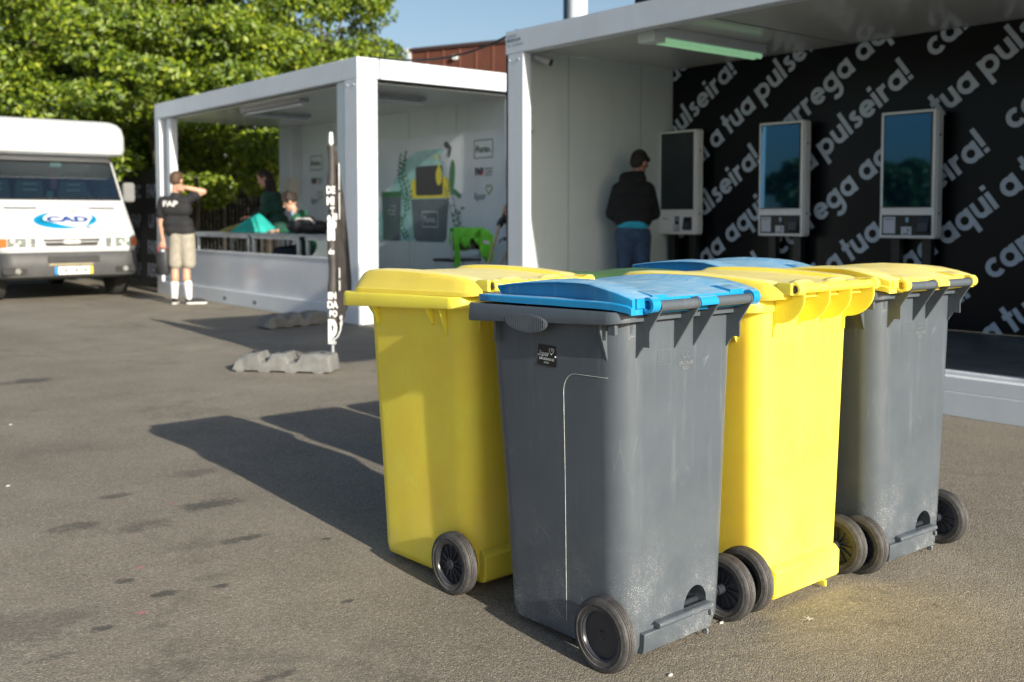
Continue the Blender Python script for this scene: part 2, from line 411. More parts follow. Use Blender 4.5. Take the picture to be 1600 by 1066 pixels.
def make_bin(kind, body_m, lid_m, name, label, loc, rz=0, group=None, wheels=('spoke', 'spoke'), plate=False, seam=True, moulding=True):
    """kind A: straight fins and a clip-on lid; kind B: curved fins and a domed lid. y grows towards the bin's front, wheels and grip bar at the back."""
    root = thing(name, loc, label, 'bin', group, rz)
    Q = kind == 'B'
    by = -.048 if not Q else -.045
    rb = .075 if not Q else .07
    # ---- body
    secs = []
    for z, hx, y0, y1, r_ in ((.018, .196, by + .035, .405, .04), (.024, .207, by + .022, .418, .05), (.05, .213, by + .014, .428, .06), (.14, .216, by + .010, .436, .065), (.40, .226, by + .006, .456, .07),
                              (.66, .236, by + .003, .476, .07), (.86, .243, by, .490, .07), (.925, .246, by, .496, .07)):
        hx += .005; y1 += (.020 + .020 * (1 - z) if Q else .016)
        secs.append([(px, py, z) for px, py in rrect(-hx, y0, hx, y1, (rb, rb, r_, r_), 10)])
    g = G().loft(secs)
    body = build('body', g, body_m, root, smooth=50)
    # arch recess above the step at the back
    if not Q:
        cut = G()
        poly = [(-.02, .02), (.135, .02)] + [(.075 + .060 * cos(t), .105 + .060 * sin(t)) for t in [pi * k / 14 for k in range(15)]] + [(-.02, .105 - .02)]
        cut.prism([(-.12, .095), (.122, .095)] + [(.072 + .050 * cos(pi * k / 14), .106 + .056 * sin(pi * k / 14)) for k in range(15)] + [(-.10, .106)], lambda a, b, t: (a, t, b), -.12, .05)
        co = build('cutter', cut, BLACKP, None)
        co.location = (0, 0, 0)
        md = body.modifiers.new('b', 'BOOLEAN'); md.object = co; md.operation = 'DIFFERENCE'; md.solver = 'EXACT'
        root_loc = root.location.copy(); co.parent = root
        me = evaluated(body); body.modifiers.clear(); body.data = me
        bpy.data.objects.remove(co)
        me.polygons.foreach_set('use_smooth', [True] * len(me.polygons)); me.set_sharp_from_angle(angle=R(35))
    # ---- rim band
    hx, yf, yb = (.283, .574, -.072) if not Q else (.283, .635, -.05)
    out = rrect(-hx, yb, hx, yf, (.05, .05, .055, .055), 8)
    inn = rrect(-.236, by + .01, .236, .515, (.065, .065, .06, .06), 8)
    ring = []
    for (a, b), (c, d) in zip(out, inn):
        t = (yf - b) / (yf - yb); t = max(0, min(1, t))
        if not Q: zt = .944 + .012 * t; zb = .892 + .016 * t + .022 * t ** 4
        else: zt = .934 + .016 * t; zb = .884 + .022 * t + .01 * t ** 4
        k = .006
        ax, bx = a * (1 - .012), b * (1 - .008) + .002
        ring.append([(c, d, zb + .012), (a * .985, b * .985, zb + .004), (a, b, zb), (a * 1.002, b * 1.002, zb + .006), (a, b, zt - .006), (ax, bx, zt), (c, d, zt)])
    ring.append(ring[0])
    rim = build('rim', G().loft(ring, closed=False, cap=False), body_m, root, smooth=40)
    # ---- stiffening fins, gussets, mouldings
    for sx in (-1, 1):
      s = G()
      if 1:
        if not Q:
            s.box(sx * .246 - .022, .435, .835, sx * .246 + .022, .441, .905)
            s.prism([(.0, .93), (.0, .815), (-.006, .815), (-.030, .90), (-.032, .93)], lambda a, b, t: (sx * (.205) + t, -.012 + a, b), -.004, .004)
            s.prism([(.0, .93), (.0, .82), (.012, .82), (.040, .90), (.042, .93)], lambda a, b, t: (sx * (.232 + a), .012 + t, b), -.004, .004)
            s.box(sx * .262 - .006, -.04, .895, sx * .262 + .006, -.015, .93)
        else:
            for yy, dz in ((.43, .045), (.12, .02), (.05, .05)):
                s.prism([(-.01, .91), (.042, .91), (.036, .885), (.012, .87 - dz), (-.01, .87 - dz)], lambda a, b, t: (sx * (.238 + a), yy + t, b), -.004, .004)
            s.prism([(-.012, .91), (.10, .905), (.012, .83), (-.012, .83)], lambda a, b, t: (sx * .20 + t, .49 + a, b), -.005, .005)
      split('rim_gusset', s, body_m, root, bevel=.0015)
    if not Q:
        # ribbed side grip below the rim
        for sx in (-1,):
            q = G(); n = 24; cy = .285
            secs = []
            for off, sc_ in ((-.004, 1.0), (.0012, 1.0), (.0030, .96)):
                secs.append([(sx * (.2835 + off), cy + .088 * sc_ * cos(2 * pi * k / n), .9095 + .034 * sc_ * sin(2 * pi * k / n) * (1 if sin(2 * pi * k / n) < 0 else .62)) for k in range(n)])
            q.loft(secs)
            for k in range(-9, 10):
                yy = k * .0085; zz = .034 * math.sqrt(max(0, 1 - (yy / .084) ** 2)) * .86
                if zz < .005: continue
                q.box(sx * .2865 - .0012, cy + yy - .0014, .9095 - zz, sx * .2865 + .0012, cy + yy + .0014, .9095 + zz * .6)
            build('side_grip', q, body_m, root, smooth=40)
    # ---- step / axle cover at the back
    st = G()
    if not Q:
        prof = [(-.02, .026), (-.044, .028), (-.050, .040), (-.052, .086), (-.02, .086)]
        st.prism(prof, lambda a, b, t: (t, a, b), -.158, .132)
        st.prism([(-.03, .0865), (-.054, .0865), (-.061, .092), (-.062, .100), (-.057, .1055), (-.03, .1055)], lambda a, b, t: (t, a, b), -.105, .128)
        st.box(.112, -.0645, .070, .120, -.0525, .0862); st.box(.110, -.052, .012, .117, -.03, .030)
    else:
        prof = [(-.02, .022), (-.046, .026), (-.054, .036), (-.056, .112), (-.040, .128), (-.02, .132)]
        st.prism(prof, lambda a, b, t: (t, a, b), -.176, .176)
        st.box(.09, -.060, .008, .098, -.03, .03)
    build('step', st, body_m, root, bevel=.003)
    ax = G().cyl((-.257, 0, .0995), (.257, 0, .0995), .0095, n=16)
    build('axle', ax, HUBM, root, smooth=40)
    # ---- grip bar and its fins
    hy, hz, hr = (-.118, .972, .0140) if not Q else (-.138, .988, .0135)
    b = G()
    if not Q:
        for x0, x1 in ((-.191, -.040), (.040, .191)):
            n = 64; sp = []
            for k in range(n + 1):
                xx = x0 + (x1 - x0) * k / n; rr = hr + (.0005 if k % 2 else 0)
                sp.append([(xx, hy + rr * cos(t), hz + rr * sin(t)) for t in [2 * pi * q / 20 for q in range(20)]])
            b.loft(sp)
        b.cyl((-.04, hy, hz), (.04, hy, hz), .009, n=16)
    else:
        b.cyl((-.190, hy, hz), (.190, hy, hz), hr, n=24)
    build('grip_bar', b, body_m, root, smooth=40)
    if not Q:
        for x, outer in ((-.191, 1), (-.0405, 0), (.0405, 0), (.191, 1)):
            ring_ = [(hy + .0165 * cos(t), hz + .0165 * sin(t)) for t in [R(a) for a in range(60, 231, 17)]]
            if outer: p = ring_ + [(-.092, .905), (-.092, .862), (-.068, .862), (by, .832), (by + .012, .832), (by + .012, .952)]
            else: p = ring_ + [(by - .002, .846), (by + .012, .846), (by + .012, .952)]
            f_ = G().prism(p, lambda a, c, t: (x + t, a, c), -.003, .003)
            build('grip_bracket', f_, body_m, root, bevel=.0008, seg=1)
    else:
        for x in (-.190, -.058, .058, .190):
            ring_ = [(hy + .0165 * cos(t), hz + .0165 * sin(t)) for t in [R(a) for a in range(60, 200, 14)]]
            arc = [(by - .012 + (hy - .017 - by + .012) * cos(t), .965 - .085 * sin(t)) for t in [.5 * pi * k / 10 for k in range(1, 11)]]
            tail = [(by - .006, .872), (by - .005, .838 if abs(x) > .1 else .868), (by + .012, .838 if abs(x) > .1 else .868), (by + .012, .955)]
            f_ = G().prism(ring_ + arc + tail, lambda a, c, t: (x + t, a, c), -.003, .003)
            build('grip_bracket', f_, body_m, root, bevel=.0008, seg=1)
    # ---- lid
    lid = G(); secs = []
    def S_(pts, y): return [(-a, y + dy, z) for a, z, dy in pts][::-1] + [(a, y + dy, z) for a, z, dy in pts]
    if not Q:
        for y, zt, xw, xt, zs, xs, lip in (
                (.535, .966, .200, .200, .966, .235, 0), (.530, .972, .215, .215, .970, .252, 0), (.505, .974, .225, .225, .972, .266, 0), (.455, .976, .226, .226, .973, .270, 0),
                (.452, 1.000, .226, .246, .973, .270, 1), (.38, 1.010, .226, .250, .974, .271, 1), (.30, 1.018, .226, .250, .975, .271, 1), (.20, 1.024, .226, .248, .977, .271, 1), (.11, 1.025, .230, .247, .978, .271, 1),
                (.07, 1.0235, .248, .252, .979, .271, 1), (.02, 1.0185, .266, .2665, .980, .272, 1), (-.04, 1.008, .268, .2685, .979, .272, .6), (-.085, .997, .268, .2685, .975, .272, .3), (-.098, .992, .266, .267, .970, .271, .1)):
            r = .012 * lip
            zu = max(zs, zt - .006)
            base = .007 * max(0, 1 - abs(y - .2) / .34) if lip else 0
            pts = [(.03, zt - r + base, 0), (.14, zt - r + base * .9, 0), (.158, zt - r * .3 + base * .7, 0), (.170, zt + base * .7, 0), (.205, zt + base * .4, 0), (xt - .004, zt, 0), (xt, zt - .003, 0),
                   (xw + .001 if lip else xt, zu, 0), (xw, zs + .001, 0), (xs - .003, zs, 0), (xs, zs - .003, 0), (xs, zs - .019, 0)]
            secs.append(S_(pts, y))
        lid.loft(secs, closed=True)
    else:
        for y, zt, xt, zs, xs, lip in (
                (.578, .950, .222, .946, .236, 0), (.574, .960, .230, .948, .250, 0), (.560, .985, .238, .950, .260, 0), (.535, 1.006, .241, .952, .262, .2), (.505, 1.016, .242, .953, .262, 1), (.44, 1.021, .242, .955, .262, 1), (.32, 1.0235, .242, .958, .262, 1),
                (.20, 1.0225, .242, .961, .262, 1), (.10, 1.019, .242, .964, .262, 1), (.02, 1.0145, .242, .966, .262, 1), (-.04, 1.010, .241, .967, .261, .9), (-.062, 1.005, .238, .968, .258, .4), (-.085, 1.000, .228, .970, .250, 0), (-.108, .998, .215, .974, .236, 0)):
            r = .013 * lip
            pts = [(.03, zt - r * .8, 0), (.150, zt - r, 0), (.176, zt - r * .9, 0), (.184, zt - .001, 0), (.200, zt, 0), (xt - .010, zt - .001, 0), (xt - .001, zt - .007, 0), (xt + .004, (zt + zs) / 2 + .006, 0), (xs - .006, zs + .004, 0), (xs - .003, zs, 0), (xs, zs - .003, 0), (xs, zs - .016, 0)]
            secs.append(S_(pts, y))
        lid.loft(secs, closed=True)
        for sx in (-.09, .09):
            lid.sph((sx, -.075, .994), (.05, .034, .017), 20, 10)
        pass
    lo = build('lid', lid, lid_m, root, smooth=38)
    def hinge(e): build('lid_hinge', e, lid_m, lo, smooth=40)
    if not Q:
        for sx in (-1, 1):
            e = G(); secs_ = []
            for rr, xx in ((.0125, .228), (.0205, .228), (.0205, .198), (.0125, .198), (.0125, .228)):
                secs_.append([(sx * xx, hy + .004 + rr * cos(t), hz + .004 + rr * sin(t)) for t in [2 * pi * k / 24 for k in range(24)]])
            e.loft(secs_, cap=False)
            x0, x1 = sorted((sx * .202, sx * .256)); e.box(x0, hy + .014, hz - .004, x1, -.075, hz + .021)
            e.cyl((sx * .204, hy + .004, hz + .004), (sx * .214, hy + .004, hz + .004), .013, n=20)
            x0, x1 = sorted((sx * .135, sx * .192)); e.prism([(-.099, .985), (-.099, .999), (-.05, 1.008), (-.03, 1.006), (-.03, .985)], lambda a, c, t: (t, a, c), x0, x1)
            hinge(e)
        e = G()
        pc = [(hy + .0185 * cos(t), hz + .0185 * sin(t)) for t in [R(a) for a in range(-10, 211, 13)]]
        pi_ = [(hy + .0150 * cos(t), hz + .0150 * sin(t)) for t in [R(a) for a in range(-10, 211, 13)]][::-1]
        e.prism(pc + pi_, lambda a, c, t: (t, a, c), -.0365, .0365)
        e.box(-.036, hy + .012, hz + .006, .036, -.075, hz + .0165); hinge(e)
    else:
        for sx in (-1, 1):
            e = G(); e.cyl((sx * .194, hy, hz), (sx * .219, hy, hz), .0205, .0195, 24)
            x0, x1 = sorted((sx * .196, sx * .232)); e.box(x0, hy + .004, hz - .017, x1, -.085, hz + .018); hinge(e)
    if Q:
        for sx in (-1, 1):
            pn = G().cyl((sx * .218, hy, hz), (sx * .2205, hy, hz), .0125, .0115, 20).cyl((sx * .220, hy, hz), (sx * .2215, hy, hz), .005, .005, 12)
            build('hinge_pin', pn, BLACKP, lo, smooth=40)
    # ---- moulded seam line on the near side, tool marks
    if not Q and seam:
        def side_x(y, z):
            t = (z - .14) / .785; hxz = .2215 + .030 * t; yb_ = by + .010 * (1 - t)
            if y >= yb_ + rb: return -hxz - .0002, y
            a = max(0, min(1, (yb_ + rb - y) / rb)); ang = math.asin(min(1, a)); return -(hxz - rb + rb * cos(ang)) - .0002, y
        path = [(.175, z) for z in (.07, .12, .2, .3, .4, .5, .6, .68, .72)] + [(.175 - .045 * (1 - cos(t)), .72 + .055 * sin(t)) for t in [.5 * pi * k / 8 for k in range(1, 9)]] + [(y, .775 + (.13 - y) * .02) for y in (.10, .07, .04, .0 + .01)]
        pts = []
        for y, z in path:
            xx, yy = side_x(y - .01 * max(0, (z - .5)) + .02 * (.5 - min(z, .5)), z); pts.append((xx, y - .01 * max(0, (z - .5)) + .02 * (.5 - min(z, .5)), z))
        build('moulding_line', G().tube(pts, .00065, 6), mat('scuffed_edge', (.55, .57, .58), .5, 0, .3, 60), root, smooth=60)
    if plate:
        xs_ = -.2475
        M = frame((xs_, .235, .815), (0, -1, -.02), (.03, 0, 1))
        pl = build('id_plate', G().box(-.037, -.029, -.001, .037, .029, .0015).xf(M), mat('plate_black', (.006, .007, .009), .3), root, bevel=.001)
        wm = mat('plate_print', (.55, .57, .58), .5)
        def pt(nm, s_, sz, x, y, **k): return text(nm, s_, sz, wm, pl, M @ Matrix.Translation((x, y, .0022)), world=False, **k)
        pt('plate_lettering', 'lipor', .021, -.010, .004, bold=.0002)
        pt('plate_number', '240-2020-03123', .0092, -.0, -.0105, bold=.0003)
        pt('plate_footer', 'ESVERG', .006, .0, -.0205, bold=.0001)
        heart = []
        for k in range(25):
            t = 2 * pi * k / 24; heart.append((.00062 * 16 * sin(t) ** 3, .00062 * (13 * cos(t) - 5 * cos(2 * t) - 2 * cos(3 * t) - cos(4 * t))))
        split('plate_emblem', G().tube([M @ Vector((.019 + a, .0135 + b_, .0022)) for a, b_ in heart[:-1]], .0007, 5, closed=True).tube([M @ Vector((.021 + .003 * cos(t), .016 + .003 * sin(t), .0022)) for t in [2 * pi * k / 12 for k in range(12)]], .0006, 5, closed=True), wm, pl)
        for xx in (-.034, .034):
            build('rivet', G().sph(tuple(M @ Vector((xx, -.001, .0015))), .0032, 12, 8), STEEL, pl, smooth=60)
    if moulding and not Q:
        em = mat('embossed_mark', (.20, .22, .235), .5, 0, .3, 80)
        M = frame((.0, by - .0008, .805), (1, 0, 0), (0, 0, 1))
        for s_, sz, z in (('CIRCULAR', .0135, -.004), ('ECO', .0125, -.018)):
            text('embossed_lettering', s_, sz, em, root, M @ Matrix.Translation((.005, z, .001)), world=False)
        ring_ = G()
        for cx in (-.006, .012):
            ring_.tube([M @ Vector((cx + .005 + .0085 * cos(t), .019 + .0085 * sin(t), .0006)) for t in [R(40) + R(290) * k / 14 for k in range(15)]], .0006, 5)
        build('embossed_emblem', ring_, em, root)
        fr = G().tube([M @ Vector((a, b_, .0003)) for a, b_ in ((-.11, .04), (-.06, .04), (-.06, .0), (-.11, .0))], .0004, 4, closed=True)
        build('embossed_frame', fr, em, root)
    wheel_parts(root, -.259, -1, wheels[0]); wheel_parts(root, .259, 1, wheels[1])
    return root
GR = 'two rows of wheelie bins on the asphalt'
make_bin('A', GREY, BLUE, 'wheelie_bin', 'grey wheelie bin with a sky blue lid and a small black plate, nearest the viewer', (2.116, 1.897, 0), R(2.0), GR, ('disc', 'spoke'), plate=True)
make_bin('B', YELL, YLID, 'wheelie_bin', 'all yellow wheelie bin standing between the two grey bins of the front row', (2.732, 1.918, 0), R(1.0), GR, ('plain_', 'plain_'))
make_bin('A', GREY, YLID, 'wheelie_bin', 'grey wheelie bin with a yellow lid at the right end of the front row', (3.305, 1.872, 0), R(-1.0), GR, seam=False)
make_bin('B', YELL, YLID, 'wheelie_bin', 'all yellow wheelie bin at the left end of the back row', (2.135, 2.600, 0), R(2.6), GR)
make_bin('A', GREEN, GREEN, 'wheelie_bin', 'green wheelie bin in the back row, only its lid edge showing', (2.745, 2.60, 0), R(0), GR, seam=False, moulding=False).scale = (1, 1, .972)
make_bin('A', GREY, BLUE, 'wheelie_bin', 'grey wheelie bin with a blue lid in the back row, below the man in black', (3.345, 2.54, 0), R(1), GR, seam=False, moulding=False)

# ------------------------------------------------------------------ stroke lettering (heavy geometric lower case)
def arc(cx, cy, r, a0, a1, n=18): return [(cx + r * cos(R(a0 + (a1 - a0) * k / n)), cy + r * sin(R(a0 + (a1 - a0) * k / n))) for k in range(n + 1)]
W_ = .27; RR = (1 - W_) / 2        # x-height 1
def glyph(c):
    h = W_ / 2; c0 = (.5, .5)
    if c == 'o': return [arc(.5, .5, RR, 0, 360, 30)], 1.06
    if c == 'a': return [arc(.5, .5, RR, 0, 360, 30), [(.5 + RR, 0), (.5 + RR, 1)]], 1.12
    if c == 'c': return [arc(.5, .5, RR, 48, 312)], .92
    if c == 'e': return [arc(.5, .5, RR, 0, 318), [(.5 - RR, .5), (.5 + RR + h * .9, .5)]], 1.06
    if c == 'q': return [arc(.5, .5, RR, 0, 360, 30), [(.5 + RR, -.45), (.5 + RR, 1)]], 1.12
    if c == 'g': return [arc(.5, .5, RR, 0, 360, 30), [(.5 + RR, 1), (.5 + RR, -.05)] + arc(.5, -.05, RR, 0, -140, 12)[1:]], 1.12
    if c == 'p': return [arc(.5, .5, RR, 0, 360, 30), [(.5 - RR, -.45), (.5 - RR, 1)]], 1.12
    if c == 'r': return [[(h, 0), (h, 1)], [(h, .45)] + arc(h + .33, .52, .33, 165, 75, 8)], .68
    if c == 'u': return [[(h, 1), (h, .42)] + arc(h + .29, .42, .29, 180, 360, 14) + [(h + .58, 1)], [(h + .58, 0), (h + .58, 1)]], .96
    if c == 'i': return [[(h, 0), (h, 1)], [(h, 1.17), (h, 1.42)]], .42
    if c == 'l': return [[(h, 0), (h, 1.5)]], .42
    if c == 't': return [[(h + .08, 0), (h + .08, 1.38)], [(-.04, .88), (.50, .88)]], .58
    if c == '!': return [[(h, .38), (h, 1.5)], [(h, 0), (h, .25)]], .42
    if c == 's': return [[(.56, .80), (.47, .86), (.36, .87), (.24, .84), (.20, .74), (.26, .62), (.42, .52), (.54, .42), (.56, .28), (.48, .17), (.34, .13), (.20, .16), (.10, .24)]], .76
    return [], .36
def clip(poly, x0, y0, x1, y1):
    def cut(p, ins, inter):
        o = []
        for i in range(len(p)):
            a, b = p[i - 1], p[i]
            if ins(b):
                if not ins(a): o.append(inter(a, b))
                o.append(b)
            elif ins(a): o.append(inter(a, b))
        return o
    def ix(x): return lambda a, b: (x, a[1] + (b[1] - a[1]) * (x - a[0]) / (b[0] - a[0]))
    def iy(y): return lambda a, b: (a[0] + (b[0] - a[0]) * (y - a[1]) / (b[1] - a[1]), y)
    for ins, it in ((lambda p: p[0] >= x0, ix(x0)), (lambda p: p[0] <= x1, ix(x1)), (lambda p: p[1] >= y0, iy(y0)), (lambda p: p[1] <= y1, iy(y1))):
        poly = cut(poly, ins, it)
        if len(poly) < 3: return None
    return poly
def strokes(gm_, txt, size, place, rect, fn):
    """lay txt out on a line; place(a, b) -> wall 2-D; clipped to rect; fn -> 3-D"""
    x = 0
    for ch in txt:
        st_, adv = glyph(ch)
        for si, pl in enumerate(st_):
            closed = len(pl) > 20 and abs(pl[0][0] - pl[-1][0]) < 1e-6 and abs(pl[0][1] - pl[-1][1]) < 1e-6
            L_, R_ = [], []
            for i, p in enumerate(pl):
                q0 = pl[i - 1] if i else (pl[-2] if closed else p); q1 = pl[i + 1] if i < len(pl) - 1 else (pl[1] if closed else p)
                d = Vector((q1[0] - q0[0], q1[1] - q0[1])).normalized(); nx, ny = -d.y * W_ / 2, d.x * W_ / 2
                L_.append((p[0] + nx, p[1] + ny)); R_.append((p[0] - nx, p[1] - ny))
            for i in range(len(pl) - 1):
                quad = [place((x + a) * size, b * size) for a, b in (L_[i], L_[i + 1], R_[i + 1], R_[i])]
                cp = clip(quad, *rect)
                if cp: gm_.flat(cp, fn, .0008 * si)
        x += adv
    return x * size
def text_len(t): return sum(glyph(c)[1] for c in t)

# ------------------------------------------------------------------ container at the right (kiosk room)
X0 = 5.87
c2 = thing('office_container', (X0, 1.27, 0), 'white open-fronted container at the right with a black lettered back wall', 'container')
def cb(name, boxes, m, parent, bevel=.004, label=None):
    g = G()
    for b in boxes: g.box(*b)
    return build(name, g, m, parent, world=True, bevel=bevel, label=label)
cb('base_beam', [(5.87, 1.27, 0, 8.32, 7.33, .15), (5.87, 1.27, .15, 5.97, 7.33, .24)], WHITE, c2)
cb('base_lip', [(5.95, 1.36, .242, 6.02, 7.08, .262)], mat('steel_lip', (.62, .66, .70), .35), c2)
cb('floor', [(6.022, 1.40, .15, 8.10, 7.298, .262)], DARKF, c2, 0)
cb('roof_beam', [(5.87, 1.27, 2.68, 5.99, 7.33, 2.885), (5.99, 7.21, 2.752, 8.32, 7.33, 2.885), (5.99, 1.27, 2.752, 8.32, 1.39, 2.885), (8.2, 1.39, 2.752, 8.32, 7.21, 2.885)], WHITE, c2)
cb('roof', [(5.99, 1.39, 2.80, 8.2, 7.21, 2.86)], PANEL, c2, 0)
cb('ceiling', [(5.992, 1.40, 2.742, 8.10, 7.298, 2.75)], CEIL, c2, 0)
cb('corner_post', [(5.872, 7.08, .24, 5.965, 7.328, 2.68), (5.872, 7.29, .24, 6.07, 7.328, 2.68)], WHITE, c2, .006)
cb('corner_post', [(5.872, 1.272, .24, 5.965, 1.52, 2.68)], WHITE, c2, .006)
cb('end_wall', [(6.0, 7.30, .26, 8.3, 7.328, 2.742)], PANEL, c2, 0)
cb('end_wall', [(5.97, 1.30, .26, 8.3, 1.40, 2.742)], PANEL, c2, 0)
cb('back_wall', [(8.14, 1.40, .262, 8.3, 7.298, 2.742)], PANEL, c2, 0)
sm = G()
for x in (6.62, 7.62): sm.box(x, 7.2975, .27, x + .006, 7.300, 2.74)
split('panel_seam', sm, mat('seam_grey', (.28, .30, .30), .6), c2, world=True)
vin = cb('wall_banner', [(8.10, 1.41, .264, 8.139, 7.295, 2.740)], BLACKV, c2, 0)
cl = G()
for y in (3.2, 5.2): cl.box(5.995, y, 2.7395, 8.09, y + .012, 2.742)
for x in (6.12,): cl.box(x, 1.5, 2.737, x + .02, 7.2, 2.742)
split('ceiling_seam', cl, mat('seam_dark', (.10, .105, .10), .5), c2, world=True)
# lettering, rows climbing at 37 degrees
ANG = R(37.2); ph = 'carrega aqui a tua pulseira!'
SZ = .158; LEN = text_len(ph) * SZ; gap = .20
lt = G()
for q, pend in ((6.49, -2.75), (6.01, -3.53), (5.575, -2.41), (5.12, -3.82), (4.69, -2.19), (4.25, -.66), (3.77, -2.05), (3.36, -.39), (2.91, -2.87), (2.48, -1.2), (2.04, -3.0), (1.6, -.9)):
    for k in (-2, -1, 0, 1, 2, 3):
        p0 = pend - LEN + k * (LEN + gap)
        def place(a, b, p0=p0, q=q):
            p = p0 + a; r = q + b - .02
            return (p * cos(ANG) - r * sin(ANG), p * sin(ANG) + r * cos(ANG))   # s = -y, z
        strokes(lt, ph, SZ, place, (-7.293, .266, -1.42, 2.738), lambda a, b, t: (8.0985 - t, -a, b))
build('wall_lettering', lt, PRINT, vin, world=True)
# stickers on the near corner of the roof beam
nav = mat('navy_print', (.03, .09, .2), .5)
Mf = frame((5.8675, 7.2, 2.80), (0, -1, 0), (0, 0, 1))
text('beam_lettering', 'CENTRO', .034, nav, c2, Mf @ Matrix.Translation((-.105, .035, 0)), align='LEFT')
text('beam_lettering', 'MODULAR', .040, nav, c2, Mf @ Matrix.Translation((-.105, -.002, 0)), align='LEFT', bold=.001)
text('beam_lettering', 'TEL   224 180 450', .030, nav, c2, Mf @ Matrix.Translation((-.105, -.048, 0)), align='LEFT')
b = G()
for yy in (7.28, 7.15): b.cyl((5.874, yy, 2.62), (5.866, yy, 2.62), .014, .012, 10)
split('bolt', b, STEEL, c2, world=True, smooth=40)
# wall box, camera, tube light
bx = thing('cable_box', (6.13, 7.29, 2.08), 'small white electrical box on the end wall beside the front post', 'electrical box')
build('box_body', G().box(6.08, 7.235, 1.995, 6.20, 7.2945, 2.165), WHITE, bx, world=True, bevel=.008)
build('box_cover', G().box(6.09, 7.227, 2.005, 6.19, 7.2345, 2.155), PANEL, bx, world=True, bevel=.003)
cc = thing('security_camera', (6.22, 7.29, 2.66), 'white bullet security camera high in the corner of the right container', 'camera')
build('bracket', G().cyl((6.14, 7.297, 2.69), (6.14, 7.27, 2.69), .03, n=16).tube([(6.14, 7.28, 2.69), (6.16, 7.22, 2.69), (6.2, 7.2, 2.665)], .009), WHITE, cc, world=True, smooth=40)
build('housing', G().cyl((6.17, 7.22, 2.68), (6.27, 7.13, 2.625), .030, .034, 18), WHITE, cc, world=True, smooth=40)
build('lens', G().cyl((6.27, 7.13, 2.625), (6.29, 7.112, 2.614), .033, .030, 18), BLACKP, cc, world=True, smooth=40)
tl = thing('tube_light', (6.85, 5.77, 2.66), 'greenish lit fluorescent tube light on the ceiling of the right container', 'light')
build('fitting', G().box(6.18, 5.70, 2.660, 7.60, 5.86, 2.7415), WHITE, tl, world=True, bevel=.006)
build('end_cap', G().box(6.12, 5.69, 2.615, 6.26, 5.87, 2.70), PANEL, tl, world=True, bevel=.006)
build('diffuser', G().cyl((6.27, 5.75, 2.640), (7.58, 5.75, 2.640), .022, n=16).cyl((6.27, 5.82, 2.640), (7.58, 5.82, 2.640), .022, n=16), mat('green_tube', (.34, .66, .38), .3, emit=.30), tl, world=True, smooth=40)
# black sign standing on the roof
sg = thing('roof_sign', (6.15, 4.4, 2.885), 'black sign box standing on the roof of the right container', 'sign')
build('black_panel', G().box(6.16, 2.6, 2.93, 6.24, 5.95, 3.9), BLACKV, sg, world=True, bevel=.01)
build('sign_foot', G().box(6.17, 5.4, 2.86, 6.23, 5.5, 2.93), STEEL, sg, world=True)
build('sign_foot', G().box(6.17, 3.0, 2.86, 6.23, 3.1, 2.93), STEEL, sg, world=True)

